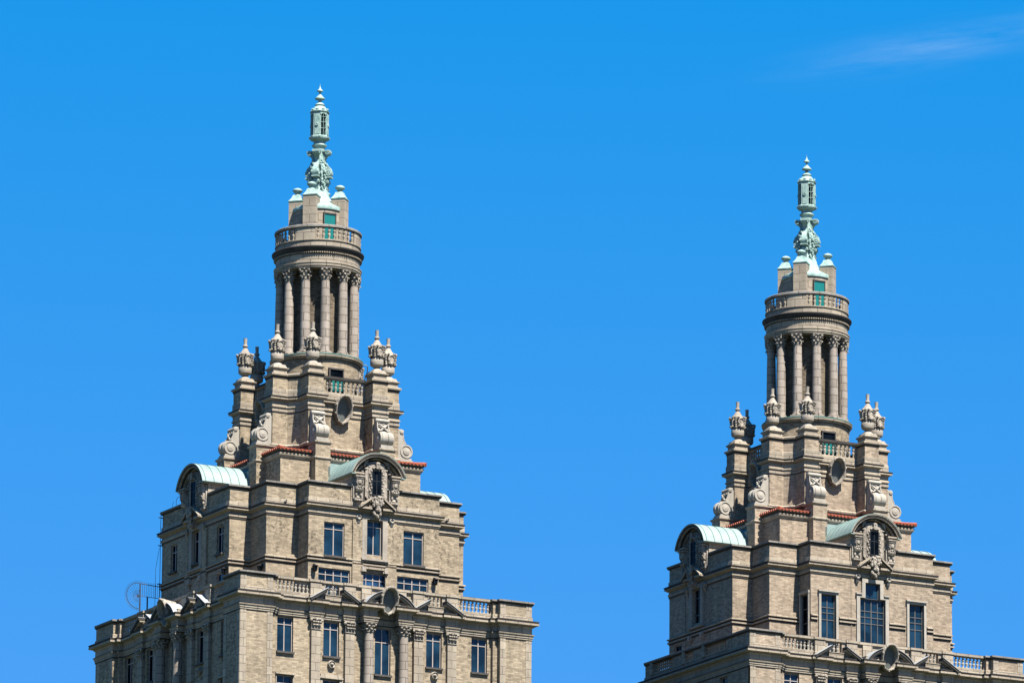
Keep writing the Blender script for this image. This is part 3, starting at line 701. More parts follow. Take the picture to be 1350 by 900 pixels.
        wl.append((0, -.58, .58, 3.36, 4.46, dict(cols=1, rows=(), frame='framedk', sill=False)))
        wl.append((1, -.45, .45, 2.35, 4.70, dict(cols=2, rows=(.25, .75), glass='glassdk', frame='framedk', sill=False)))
        wl.append((1, -3.2, -2.15, -.6, 1.30, dict(cols=1, rows=(), glass='glassdk')))
    for (k, a, c, z0, z1, kw) in wl:
        seg, st = (F, W1) if k == 0 else (Lf, yb)
        holes.setdefault(seg, []).append((a + st, c + st, z0, z1))
    if not left: holes.setdefault(4, []).append((W3 - 8.15 + (-W2 + W2), .0, 0, 0)) if False else None
    if not left: holes.setdefault(4, []).append((.28, 1.22, -.6, 3.35))      # narrow window in the flank of the front wing
    A('upper_wall', 'upper_wall', lambda b: b.walls(lb, -1.26, 6.80, holes, .26), BK, smooth=0)
    for (k, a, c, z0, z1, kw) in wl:
        window(T, a, c, z0 + H0, z1 + H0, W3 - .16, k, **kw)
    if not left:
        window(T, W2 + .28, W2 + 1.22, -.6 + H0, 3.35 + H0, W1 - .16, 1, cols=1, rows=(.5, .75), glass='glassdk', frame='framedk', sill=False)
    bc = [(-.06, 5.84), (.05, 5.84), (.06, 5.80), (.05, 5.52), (.10, 5.34), (.28, 5.335), (.28, 5.265), (.22, 5.25), (.10, 5.16), (.03, 5.14), (.03, 5.01), (.075, 5.0), (.075, 4.82), (.03, 4.79), (.03, 4.68), (-.06, 4.66)]
    A('cornice', 'upper_cornice', lambda b: b.sweep(lb, bc), 'stone')
    A('groove', 'band_groove', lambda b: b.sweep(lb, [(-.03, 4.786), (.042, 4.786), (.042, 4.69), (-.03, 4.69)]), 'soot', smooth=0)
    A('gutter', 'upper_gutter', lambda b: b.sweep(lb, [(.045, 5.345), (.24, 5.345), (.30, 5.44), (.30, 5.48), (.045, 5.52)]), 'soot')  # dark band above the cornice fillet
    A('drip_edge', 'upper_drip', lambda b: b.sweep(lb, [(-.2, 6.70), (.06, 6.70), (.13, 6.796), (-.2, 6.796)]), 'soot')  # dark strip paints in the shade below the coping
    A('coping', 'upper_coping', lambda b: b.sweep(lb, [(-.35, 6.80), (.10, 6.80), (.15, 6.84), (.15, 6.93), (.08, 6.96), (-.35, 6.97)]), 'gray')
    scp = [(-.06, 2.01), (.06, 2.01), (.14, 1.97), (.14, 1.90), (.02, 1.89), (.02, 1.77), (.11, 1.76), (.11, 1.66), (.02, 1.65), (-.06, 1.64)]
    if left:
        A('string_course', 'string_course', lambda b: b.sweep(lb, scp), 'stone')
        A('groove', 'string_groove', lambda b: (b.sweep(lb, [(-.03, 1.885), (.045, 1.885), (.045, 1.775), (-.03, 1.775)]), b.sweep(lb, [(-.03, 1.635), (.055, 1.635), (.02, 1.55), (-.03, 1.55)])), 'soot', smooth=0)  # dark strips deepen the shade between and below the fillets
    else:                  # interrupted by the tall windows
        scp2 = [(o_, z - .12) for o_, z in scp]
        full = lb
        path1 = lb[6:] + lb[:5] + [(-W1, -W2 - .25)]
        def sc2(b):
            b.sweep(lb[7:] + lb[:5], scp2, False)
            for u0, u1 in ((-W1, -4.30), (-2.62, -1.30), (1.30, 2.62), (4.30, W1)): b.sweep([(u0, -W3), (u1, -W3)], scp2, False)
        A('string_course', 'string_course', sc2, 'stone')
        def sc3(b):
            for pr in ([(-.03, 1.765), (.045, 1.765), (.045, 1.655), (-.03, 1.655)], [(-.03, 1.515), (.055, 1.515), (.02, 1.43), (-.03, 1.43)]):
                b.sweep(lb[7:] + lb[:5], pr, False)
                for u0, u1 in ((-W1, -4.30), (-2.62, -1.30), (1.30, 2.62), (4.30, W1)): b.sweep([(u0, -W3), (u1, -W3)], pr, False)
        A('groove', 'string_groove', sc3, 'soot', smooth=0)
    # raised strips and stone dressings of the centre bay
    for k in (0, 1):
        p0 = FACE(k)
        A('pilaster_strip', ('bstrip', left), lambda b: [b.box(s_ * 1.22 - .40, s_ * 1.22 + .40, -W3 - .11, -W3 + .1, -1.2, 4.66) for s_ in ((-1, 1) if left else (-1.02, 1.02))] if left else [b.box(-1.66, -1.60, -W3 - .04, -W3 + .1, -1.2, 4.66)], BK, rz=p0, smooth=0)
        if left or k == 1:
            def sur(b):
                v = W3 + .13
                for s_ in (-1, 1): b.box(min(s_ * .58, s_ * .93), max(s_ * .58, s_ * .93), -v, -W3 + .05, 2.12, 4.74)
                b.box(-.95, .95, -v - .015, -W3 + .05, 4.745, 5.0)
                b.box(-1.0, 1.0, -v - .12, -W3 + .05, 2.0, 2.12)
                for s_ in (-1, 1): b.box(s_ * .82 - .14, s_ * .82 + .14, -v - .12, -W3 + .05, 1.22, 1.56)
            A('window_surround', ('bsur', left), sur, 'carved', rz=p0, smooth=0)
        else:
            def sur(b):
                v = W3 + .12; z0 = -.6
                for s_ in (-1, 1):
                    for (u0, u1, za, zb) in ((1.0, 1.26, z0, 3.40), (.58, .84, 3.40, 4.70)): b.box(min(s_ * u0, s_ * u1), max(s_ * u0, s_ * u1), -v, -W3 + .05, za, zb)
                    b.box(min(s_ * .842, s_ * 1.26), max(s_ * .842, s_ * 1.26), -v, -W3 + .05, 3.402, 3.60); b.box(min(s_ * .86, s_ * 1.32), max(s_ * .86, s_ * 1.32), -v - .08, -W3 + .05, 3.602, 3.70)
                    c = s_ * 3.465
                    for q in (-1, 1): b.box(min(c + q * .585, c + q * .76), max(c + q * .585, c + q * .76), -v, -W3 + .05, z0, 3.34)
                    b.box(c - .76, c + .76, -v, -W3 + .05, 3.342, 3.50); b.box(c - .82, c + .82, -v - .10, -W3 + .05, 3.502, 3.60)
                b.box(-.84, .84, -v - .003, -W3 + .05, 4.46, 4.72)
            A('window_surround', ('bsurr', left), sur, 'pale', rz=p0, smooth=0)
        if left and k == 0:
            A('window_surround', 'door_panel', lambda b: (b.box(-.95, .95, -W3 - .20, -W3 + .02, 1.42, 1.56), b.box(-1.02, -.62, -W3 - .16, -W3 + .02, 1.22, 1.415), b.box(.62, 1.02, -W3 - .16, -W3 + .02, 1.22, 1.415)), 'stone', smooth=0)
        def rnd(b):
            for s_ in (-1, 1):
                Tm = Matrix.Translation((s_ * 1.22, -W3 - .10, 4.80)) @ Matrix.Rotation(R(90), 4, 'X')
                b.lathe([(.17, -.1), (.18, .12), (.13, .17), (.09, .10), (.05, .10)], 14, M=Tm)
                b.side([(W3 + .05, 4.62), (W3 + .2, 4.62), (W3 + .14, 4.40), (W3 + .05, 4.32)], s_ * 1.22 - .09, s_ * 1.22 + .09)
        A('roundel', ('roundel', left), rnd, 'pale' if k == 0 else 'carved', rz=p0)
    if not left:           # flank window surround
        A('window_surround', 'flanksur', lambda b: (b.box(-W1 - .1, -W1 + .05, -W3 + .13, -W3 + .28, -.6, 3.36), b.box(-W1 - .1, -W1 + .05, -W3 + 1.22, -W3 + 1.36, -.6, 3.36), b.box(-W1 - .14, -W1 + .05, -W3 + .10, -W3 + 1.40, 3.362, 3.55)), 'pale', smooth=0)

    # ---------------- barrel-roofed dormers
    AR, AC = 2.08, 9.12 - 2.08
    for k in (0, 1, 3):
        v0 = W3
        def dor(b):
            b.prism([(-1.76, 5.55), (1.76, 5.55), (1.76, 7.76)] + [(x, z) for x, z in arc(0, AC, 1.62, R(22), R(158), 20)] + [(-1.76, 7.76)], 5.0, v0 + .10)
        o = A('dormer', ('dormer', left), dor, 'stone', rz=FACE(k))
        P('recess', ('recess', left), lambda: mb(lambda b: b.prism([(-1.02, 5.9), (1.02, 5.9), (1.02, 7.6)] + arc(0, AC, 1.50, R(24), R(156), 18) + [(-1.02, 7.6)], v0 + .02, v0 + .112)), 'soffit', o)  # dark sheet on the dormer face, recess shade put into colour
        def archi(b):
            for (r0, r1, v) in ((2.04, 2.10, v0 + .64), (1.86, 1.93, v0 + .56), (1.74, 1.80, v0 + .30)):
                a0 = R(20); po = arc(0, AC, r1, a0, PI - a0, 28) + arc(0, AC, r0, PI - a0, a0, 28)
                b.prism(po, 5.6, v)
            for s_ in (-1, 1):
                b.box(min(s_ * 1.0, s_ * 1.96), max(s_ * 1.0, s_ * 1.96), -v0 - .50, -v0, 7.66, 7.76); b.box(min(s_ * 1.0, s_ * 1.90), max(s_ * 1.0, s_ * 1.90), -v0 - .36, -v0, 7.58, 7.66)
                b.box(min(s_ * 1.60, s_ * 1.86), max(s_ * 1.60, s_ * 1.86), -v0 + .01, -5.6, 7.60, 7.74)
        P('archivolt', ('archivolt', left), lambda: mb(archi), 'stone', o)
        def archd(b):
            for (r0, r1, v) in ((1.932, 2.038, v0 + .60), (1.80, 1.858, v0 + .44)):
                a0 = R(20); b.prism(arc(0, AC, r1, a0, PI - a0, 28) + arc(0, AC, r0, PI - a0, a0, 28), 5.7, v)
        P('arch_groove', ('arch_groove', left), lambda: mb(archd), 'soot', o)  # dark rings paint the shade between the arch bands
        P('saddle', ('saddle', left), lambda: mb(lambda b: (b.box(-2.0, 2.0, -5.85, -5.15, 8.0, 8.72), b.box(-1.75, 1.75, -5.55, -5.15, 8.72, 8.98))), 'copperpale', o, smooth=0)
        def panel(b):
            for (hw, v, z0, z1) in ((.80, v0 + .22, 6.25, 7.86), (.58, v0 + .27, 6.30, 7.98)):
                po = [(-hw, z0), (-hw * .55, z0 - .35), (hw * .55, z0 - .35), (hw, z0)] + arc(0, z1, hw, 0, PI, 12)
                b.prism(po, v0, v)
            for (hw, v, w_) in ((.92, v0 + .30, .10),):
                po = arc(0, 7.95, hw + .10, R(20), R(160), 14) + arc(0, 7.95, hw - .02, R(160), R(20), 14); b.prism(po, v0, v)
            for s_ in (-1, 1):
                for i in range(9): b.blob(s_ * (.44 + .05 * math.sin(i * 2.1)), -v0 - .30, 6.45 + .19 * i, .085, .09, .10, 6)
                for i in range(5):
                    a = R(25 + 14 * i); b.blob(s_ * 1.28 * math.cos(a), -v0 - .20, AC + 1.30 * math.sin(a) + .02, .10, .10, .07, 6)
            for i in range(5): b.blob(-.28 + .14 * i, -v0 - .36, 8.14 + .10 * math.sin(PI * i / 4), .09, .12, .09, 6)
            b.box(-.13, .13, -v0 - .52, -v0, 8.12, 8.52)
            b.blob(0, -v0 - .45, 8.45, .16, .12, .14)
        P('carved_panel', ('cpanel', left), lambda: mb(panel), 'carvedsoot', o)
        w_ = P('window', ('dormer_window', left), lambda: mb(lambda b: (b.box(-.36, -.30, -v0 - .34, -v0, 6.38, 7.98), b.box(.30, .36, -v0 - .34, -v0, 6.38, 7.98), b.box(-.30, .30, -v0 - .34, -v0, 6.34, 6.40), b.box(-.30, .30, -v0 - .33, -v0, 7.96, 8.0), b.box(-.02, .02, -v0 - .315, -v0, 6.4, 7.96), b.box(-.3, .3, -v0 - .312, -v0, 7.3, 7.34))), 'iron', o, smooth=0)
        P('pane', ('dormer_pane', left), lambda: mb(lambda b: b.box(-.30, .30, -v0 - .30, -v0, 6.40, 7.96)), 'glassdk', w_, smooth=0)
        for s_ in (-1, 1):
            def brk(b):
                b.box(-.36, .36, -.13, .02, -.72, .72)
                b.side([(0, .70), (.40, .70), (.46, .60), (.40, .50), (.36, .30), (.30, .05), (.36, -.10), (.30, -.22), (.14, -.30), (.12, -.55), (.20, -.66), (0, -.70)], -.27, .27)
                b.box(-.34, .34, -.50, .0, .70, .78)
                b.blob(0, -.40, .36, .15, .09, .16, 9); b.blob(0, -.33, .08, .10, .08, .12, 8)
                for s2 in (-1, 1): b.tube([(s2 * .20, -.42, .50), (s2 * .22, -.40, .30), (s2 * .12, -.36, .12), (s2 * .20, -.34, -.04)], [.05, .05, .04, .05], 7)
                b.blob(-.18, -.20, -.46, .09, .10, .12, 6); b.blob(.18, -.20, -.46, .09, .10, .12, 6)
                b.lathe([(.13, -.1), (.13, .22), (.08, .26), (.04, .22)], 10, M=Matrix.Translation((0, 0, .93)) @ Matrix.Rotation(R(90), 4, 'X'))
                b.box(-.30, .30, -.24, .02, -.84, -.72)
                for i in range(4): b.blob(-.22 + .147 * i, -.14, -.88, .05, .07, .07, 6)
            P('bracket', 'dormer_bracket', lambda: mb(brk), 'carvedsoot', o, (s_ * 1.33, -v0 - .10, 6.74))
        def rped(b):
            for s_ in (-1, 1):
                for (v, dz, th) in ((v0 + .60, 0, .12), (v0 + .46, -.12, .10), (v0 + .26, -.22, .12)):
                    q = [(s_ * 1.30, 5.52 + dz), (s_ * .42, 6.18 + dz), (s_ * .42, 6.18 + dz - th), (s_ * 1.30, 5.52 + dz - th)]
                    b.prism(q[::-s_], v0, v)
            b.box(-1.34, -.40, -v0 - .50, -v0 - .28, 5.36, 5.50); b.box(.40, 1.34, -v0 - .50, -v0 - .28, 5.36, 5.50)
        P('pediment', ('dormer_pediment', left), lambda: mb(rped), 'stone', o, smooth=0)
        P('groove', ('ped_groove', left), lambda: mb(lambda b: [b.prism([(s_ * 1.30, 5.40 ), (s_ * .42, 6.06), (s_ * .42, 5.98), (s_ * 1.30, 5.32)][::-s_], v0, v0 + .52) for s_ in (-1, 1)]), 'soot', o, smooth=0)  # dark strips under the small pediment arms paint their shade
        def car(b):
            random.seed(5)
            for i in range(46):
                z = 4.85 + 1.35 * random.random(); hw = .28 * (1 - ((z - 5.6) / .95) ** 2) + .05
                x = random.uniform(-hw, hw); b.blob(x, -v0 - .42 - .12 * random.random() - .1 * (z > 5.3), z, .09 + .05 * random.random(), .12, .10 + .06 * random.random(), 6)
            b.blob(0, -v0 - .52, 5.55, .20, .16, .26); b.box(-.22, .22, -v0 - .42, -v0, 4.85, 6.1)
        P('cartouche', ('dormer_cartouche', left), lambda: mb(car), 'carvedsoot', o)
        def bar(b):
            a0 = R(17); n = 24; po = arc(0, AC, 2.13, a0, PI - a0, n) + arc(0, AC, 2.101, PI - a0, a0, n)
            b.prism(po, 5.0, v0 + .66)
            for s_ in (-1, 1):
                x = s_ * 2.08 * math.cos(a0) ; b.box(min(x, x - s_ * .3), max(x, x - s_ * .3), -v0 - .60, -5.0, 7.60, 7.66)
        P('copper_roof', ('copper_roof', left), lambda: mb(bar), 'copperpale', o)
        P('roof_seam', 'roof_seam', lambda: mb(lambda b: [b.prism(arc(0, AC, 2.16, R(17), R(163), 24) + arc(0, AC, 2.125, R(163), R(17), 24), 5.35 + .62 * i, 5.39 + .62 * i) for i in range(7)]), 'copperdk', o)
    # ---------------- attic with tiled skirt roof (level C)
    cs = 5.2; sq = [(-cs, -cs), (cs, -cs), (cs, cs), (-cs, cs)]
    A('attic_wall', 'attic_wall', lambda b: b.walls(sq, 6.5, 9.30), BK, smooth=0)
    A('attic_cornice', 'attic_cornice', lambda b: b.sweep(sq, [(-.05, 9.10), (.05, 9.10), (.07, 9.18), (.14, 9.24), (.17, 9.34), (.17, 9.42), (.05, 9.46), (-.05, 9.46)]), 'stone')
    def tiles(b):
        e, i_, z0, z1 = 5.46, 3.45, 9.62, 9.92
        b.add([(-e, -e, z0), (e, -e, z0), (e, e, z0), (-e, e, z0), (-i_, -i_, z1), (i_, -i_, z1), (i_, i_, z1), (-i_, i_, z1), (-e, -e, z0 - .05), (e, -e, z0 - .05), (e, e, z0 - .05), (-e, e, z0 - .05)],
              [(0, 1, 5, 4), (1, 2, 6, 5), (2, 3, 7, 6), (3, 0, 4, 7), (8, 9, 1, 0), (9, 10, 2, 1), (10, 11, 3, 2), (11, 8, 0, 3), (11, 10, 9, 8)])
    A('roof_deck', 'roof_deck', tiles, 'soot', smooth=0)  # near-black deck: shade between the tiles put into its colour
    def tiles(b):
        e, i_, z0, z1 = 5.46, 3.45, 9.62, 9.92
        for k in range(4):
            n = 40
            for j in range(n):
                u = -e + .10 + (2 * e - .2) * j / (n - 1); lim = max(i_, abs(u))
                if e + .06 - lim < .1: continue
                zt = z0 + (z1 - z0) * (e - lim) / (e - i_)
                pa = rotp([(u, -(e + .07))], k)[0]; pb = rotp([(u, -lim)], k)[0]
                b.tube([(pa[0], pa[1], z0 + .03), (pb[0], pb[1], zt + .05)], .088, 8)
            pa = rotp([(-e - .03, -e - .03)], k)[0]; pb = rotp([(-i_, -i_)], k)[0]
            b.tube([(pa[0], pa[1], z0 + .10), (pb[0], pb[1], z1 + .10)], .12, 7)
    A('tile_roof', 'tile_roof', tiles, 'tile')
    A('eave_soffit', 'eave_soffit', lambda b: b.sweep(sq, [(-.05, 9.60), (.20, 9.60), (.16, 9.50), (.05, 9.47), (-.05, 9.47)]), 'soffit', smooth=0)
    # ---------------- turret with buttress piers (level D)
    fd = [(-2.945, -3.6), (-2.945, -4.7), (-1.845, -4.7), (-1.845, -3.6), (1.845, -3.6), (1.845, -4.7), (2.945, -4.7), (2.945, -3.6)]
    dp = rotp(fd, 1) + fd + rotp(fd, 3) + rotp(fd, 2)
    A('turret_wall', 'turret_wall', lambda b: b.walls(dp, 9.3, 13.72), BK, smooth=0)
    A('turret_cornice', 'turret_cornice', lambda b: b.sweep(dp, [(-.05, 12.72), (.05, 12.72), (.05, 12.86), (.02, 12.88), (.02, 12.98), (.09, 13.0), (.09, 13.10), (.03, 13.14), (.03, 13.40), (.09, 13.44), (.12, 13.50), (.22, 13.52), (.25, 13.54), (.25, 13.62), (.10, 13.63), (.06, 13.79), (.05, 13.80), (.05, 14.22), (.02, 14.25), (-.05, 14.25)]), 'stone')
    A('groove', 'turret_groove', lambda b: (b.sweep(dp, [(-.03, 10.20), (.05, 10.20), (.085, 10.295), (-.03, 10.295)]), b.sweep(dp, [(-.03, 12.66), (.045, 12.66), (.045, 12.715), (-.03, 12.715)])), 'soot', smooth=0)  # dark strips below string course and cornice paint their shade
    A('gutter', 'turret_gutter', lambda b: b.sweep(dp, [(.055, 13.632), (.22, 13.632), (.28, 13.69), (.28, 13.73), (.055, 13.80)]), 'soot')  # dark band over the turret cornice
    A('string_course', 'turret_base', lambda b: b.sweep(dp, [(-.05, 10.30), (.09, 10.30), (.13, 10.38), (.13, 10.44), (.03, 10.52), (-.05, 10.52)]), 'stone')
    cpoly = [(-4.7, -1.845), (-4.7, -2.945), (-3.6, -2.945), (-2.945, -3.6), (-2.945, -4.7), (-1.845, -4.7), (-1.845, -3.45), (-2.6, -3.1), (-3.1, -2.6), (-3.45, -1.845)]
    for k in range(4):
        pk = rotp(cpoly, k)
        o = A('corner_parapet', 'turret_corner', lambda b: b.walls(cpoly, 13.7, 15.12), BK, rz=FACE(k), smooth=0)
        P('groove', 'cap_groove', lambda: mb(lambda b: b.sweep(cpoly, [(-.1, 14.99), (.03, 14.99), (.045, 15.10), (-.1, 15.10)])), 'soot', o, smooth=0)
        P('cap_moulding', 'turret_cap', lambda: mb(lambda b: (b.sweep(cpoly, [(-.1, 15.105), (.04, 15.105), (.05, 15.12), (.12, 15.16), (.14, 15.22), (.14, 15.28), (.03, 15.34), (-.1, 15.34)]), b.add([(x, y, 15.33) for x, y in cpoly], [tuple(range(10))]))), 'stone', o)
        def capb(b):
            for (x, y) in ((-2.395, -4.147), (-4.147, -2.395)):
                b.box(x - .50, x + .50, y - .50, y + .50, 15.3, 15.60); b.taper(x, y, 15.60, 15.66, .56, .60); b.box(x - .60, x + .60, y - .60, y + .60, 15.66, 15.73); b.taper(x, y, 15.73, 15.86, .52, .44)
        P('urn_pedestal', 'urn_pedestal', lambda: mb(capb), 'stone', o, smooth=0)
        for (x, y) in ((-2.395, -4.147), (-4.147, -2.395)):
            p = rotp([(x, y)], k)[0]
            u = A('urn', 'urn', f_urn, 'carved', (p[0], p[1], 15.86), FACE(k) if True else 0)
            P('garland', 'urn_garland', lambda: mb(f_urnshield), 'carvedsoot', u)
    for k in range(4):
        for s_ in (-1, 1):
            p = rotp([(s_ * 2.395, 0)], k)[0]
            o = A('buttress', 'buttress', lambda b: b.walls([(-.55, -5.85), (.55, -5.85), (.55, -4.0), (-.55, -4.0)], 6.5, 10.26), BK, (p[0], p[1], 0), FACE(k), 0)
            P('moulding', 'buttress_mould', lambda: mb(lambda b: (b.sweep([(-.55, -5.85), (.55, -5.85), (.55, -4.6), (-.55, -4.6)], [(-.05, 9.14), (.03, 9.14), (.08, 9.20), (.08, 9.28), (.02, 9.32), (-.05, 9.32)]),
                                                                  b.sweep([(-.55, -5.85), (.55, -5.85), (.55, -4.6), (-.55, -4.6)], [(-.05, 10.20), (.04, 10.20), (.10, 10.27), (.10, 10.36), (-.05, 10.37)]), b.box(-.52, .52, -5.82, -4.6, 10.25, 10.369))), 'stone', o)
            P('scroll_bracket', 'scroll_bracket', lambda: mb(f_console(.98, 2.10, 0, 1.16)), 'pale', o, (0, -4.70, 10.47))
    for k in (0, 1, 3):
        def tb(b):
            b.box(-1.845, 1.845, -3.66, -3.42, 15.14, 15.20)
            b.box(-1.845, 1.845, -3.62, -3.36, 14.0, 14.30)
            for s_ in (-1, 1): b.box(s_ * 1.80 - .045, s_ * 1.80 + .045, -3.60, -3.42, 14.30, 15.14)
            if k == 3:
                for i in range(11): b.lathe([(r, 14.3 + z * .84 / .8) for r, z in BAL], 6, -1.62 + .324 * i, -3.50)
        o = A('balustrade', ('tbal', k == 3), tb, 'stone', rz=FACE(k), smooth=0)
        P('rail', 'trail', lambda: mb(lambda b: b.box(-1.845, 1.845, -3.72, -3.38, 15.203, 15.36)), 'soot', o, smooth=0)
        if k != 3:
            for i in range(11): P('baluster', 'tbaluster', lambda: mb(f_baluster(.84)), 'carved', o, (-1.62 + .324 * i, -3.50, 14.30))
        oc = A('cartouche', 'cartouche_up', f_egg(.62, 1.86, .26, .46), 'carvedsoot', tuple(Vector(rotp([(0, -3.6)], k)[0]).to_3d() + Vector((0, 0, 13.10))), FACE(k))
        P('panel', ('cpanelplate', 0.62), lambda: mb(f_eggpanel(.62, 1.86, .30, .46)), 'slate', oc)
    for k in (0, 1):
        o = A('door', 'turret_door', lambda b: b.box(-.46, .46, -2.93, -2.7, 13.72, 15.42), 'teal', rz=FACE(k), smooth=0)
        P('transom', 'turret_transom', lambda: mb(lambda b: b.box(-.50, .50, -2.935, -2.7, 15.44, 16.02)), 'glassdk', o, smooth=0)
        P('door_frame', 'turret_doorframe', lambda: mb(lambda b: (b.box(-.56, -.47, -3.0, -2.7, 13.72, 16.1), b.box(.47, .56, -3.0, -2.7, 13.72, 16.1), b.box(-.56, .56, -3.02, -2.7, 16.03, 16.14))), 'sill', o, smooth=0)
    # ---------------- round colonnade (level E)
    A('drum_wall', 'drum_wall', lambda b: b.lathe([(2.88, 13.5), (2.88, 16.9)], 64, cap=False), 'brickcyl')
    o = A('drum_cornice', 'drum_cornice', lambda b: b.lathe([(2.85, 16.72), (2.95, 16.74), (3.0, 16.84), (3.11, 16.90), (3.13, 16.98), (3.13, 17.05), (3.05, 17.08), (1.5, 17.09)], 72, cap=False), 'stonecyl')
    P('flashing', 'drum_flashing', lambda: mb(lambda b: b.lathe([(3.145, 17.03), (3.145, 17.10), (3.0, 17.14), (1.5, 17.16)], 72, cap=False)), 'copperdk', o)
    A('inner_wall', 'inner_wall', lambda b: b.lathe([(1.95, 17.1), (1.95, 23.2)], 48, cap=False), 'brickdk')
    for i in range(12):
        a = R(15 + 30 * i); p = (2.55 * math.cos(a), 2.55 * math.sin(a), 17.14)
        c = A('column', 'ring_column', lambda b: (b.lathe([(.325, .30), (.335, 1.6), (.315, 3.6), (.285, 5.10)], 20), b.taper(0, 0, 0, .10, .42, .42), b.lathe([(.40, .10), (.42, .15), (.40, .20), (.34, .23), (.36, .27), (.35, .31), (.32, .33)], 20)), 'stonecol', p, a - PI / 2)
        P('capital', 'ring_capital', lambda: mb(f_capital(.27, .37, .80)), 'carvedsoot', c, (0, 0, 5.09))
    ep = [(2.0, 23.03), (2.88, 23.03), (2.88, 23.14), (2.93, 23.15), (2.93, 23.28), (2.97, 23.32), (2.97, 23.37), (2.83, 23.39), (2.83, 23.93), (2.84, 24.26), (2.84, 24.86), (2.90, 24.88), (2.90, 24.95), (1.6, 24.97)]
    o = A('ring_entablature', 'ring_entablature', lambda b: b.lathe(ep, 96, cap=False), 'stonecyl')
    P('gutter', 'ring_gutter', lambda: mb(lambda b: b.lathe([(2.82, 23.94), (2.87, 23.95), (2.88, 24.11), (2.98, 24.15), (3.03, 24.255), (3.09, 24.34), (3.11, 24.42), (3.09, 24.46), (2.80, 24.50)], 96, cap=False)), 'soot', o)  # dark cornice bed: shade and soot put into one colour
    def dent(b):
        for i in range(120):
            a = TWO_PI * i / 120; b.box(-.045, .045, -2.965, -2.85, 24.0, 24.10, Matrix.Rotation(a, 4, 'Z'))
    P('dentils', 'dentils', lambda: mb(dent), 'stone', o, smooth=0)
    o = A('ring_balustrade', 'ring_balustrade', lambda b: (b.lathe([(2.70, 25.77), (2.90, 25.77), (2.94, 25.80), (2.94, 25.92), (2.88, 25.97), (2.70, 25.97), (2.70, 25.77)], 96, cap=False)), 'gray')
    P('rail_soffit', 'ring_soffit', lambda: mb(lambda b: b.lathe([(2.70, 25.74), (2.86, 25.74), (2.91, 25.80), (2.70, 25.80), (2.70, 25.74)], 96, cap=False)), 'soot', o)  # dark strip under the rail, its shade put into the colour
    def pedst(b):
        for i in range(4):
            a0 = R(45 + 90 * i - 14); n = 8
            vs = []; fs = []
            for j in range(n + 1):
                a = a0 + R(28) * j / n
                for rr in (2.68, 2.86):
                    for z in (24.93, 25.78): vs.append((rr * math.cos(a), rr * math.sin(a), z))
            for j in range(n):
                q = 4 * j; fs += [(q + 2, q + 6, q + 7, q + 3), (q, q + 1, q + 5, q + 4), (q + 1, q + 3, q + 7, q + 5)]
            fs += [(0, 2, 3, 1), (4 * n, 4 * n + 1, 4 * n + 3, 4 * n + 2)]
            b.add(vs, fs)
    P('pedestal', 'ring_pedestal', lambda: mb(pedst), 'stonecyl', o)
    for i in range(4):
        for j in range(8):
            a = R(45 + 90 * i + 14 + (j + .5) * 62 / 8)
            P('baluster', 'rbaluster', lambda: mb(f_baluster(.84)), 'stone', o, (2.79 * math.cos(a), 2.79 * math.sin(a), 24.94))
    # ---------------- stone drum and copper spire (level F)
    A('crown_wall', 'crown_wall', lambda b: b.lathe([(1.66, 24.9), (1.66, 27.40)], 48, cap=False), 'stonecyl2')
    for i in range(4):
        a = R(45 + 90 * i)
        o = A('crown_pier', 'crown_pier', lambda b: b.box(-.46, .46, -.46, .46, 24.9, 28.24), 'stone', (1.50 * math.cos(a), 1.50 * math.sin(a), 0), a + PI / 2 + R(45) * 0, 0)
        P('copper_cap', 'copper_cap', lambda: mb(lambda b: (b.taper(0, 0, 28.20, 28.28, .49, .51), b.taper(0, 0, 28.28, 28.34, .51, .44), b.taper(0, 0, 28.34, 28.50, .43, .34), b.taper(0, 0, 28.50, 28.74, .33, .24),
                                                           b.lathe([(.22, 28.72), (.17, 28.82), (.18, 28.90), (.30, 28.98), (.33, 29.05), (.32, 29.11), (.22, 29.19), (.08, 29.24)], 16))), 'copper', o)
    for k in (0, 2):
        o = A('door', 'crown_door', lambda b: b.box(-.40, .40, -1.70, -1.4, 24.95, 26.98), 'teal', rz=FACE(k), smooth=0)
        P('door_frame', 'crown_doorframe', lambda: mb(lambda b: (b.box(-.47, -.41, -1.74, -1.4, 24.95, 27.05), b.box(.41, .47, -1.74, -1.4, 24.95, 27.05), b.box(-.47, .47, -1.75, -1.4, 26.99, 27.08))), 'sill', o, smooth=0)
    sp = [(1.55, 27.32), (1.74, 27.34), (1.76, 27.44), (1.72, 27.60), (1.60, 27.66), (1.25, 27.84), (.98, 28.08), (.78, 28.40), (.64, 28.80), (.53, 29.2), (.43, 29.7), (.38, 30.0), (.36, 30.6), (.36, 31.1), (.36, 31.6), (.38, 31.92), (.40, 31.97), (.50, 32.04), (.51, 32.10), (.42, 32.18), (.38, 32.24), (.40, 32.36), (.52, 32.44), (.60, 32.50)]
    S = A('spire', 'spire', lambda b: b.lathe(sp, 32, cap=False), 'copper')
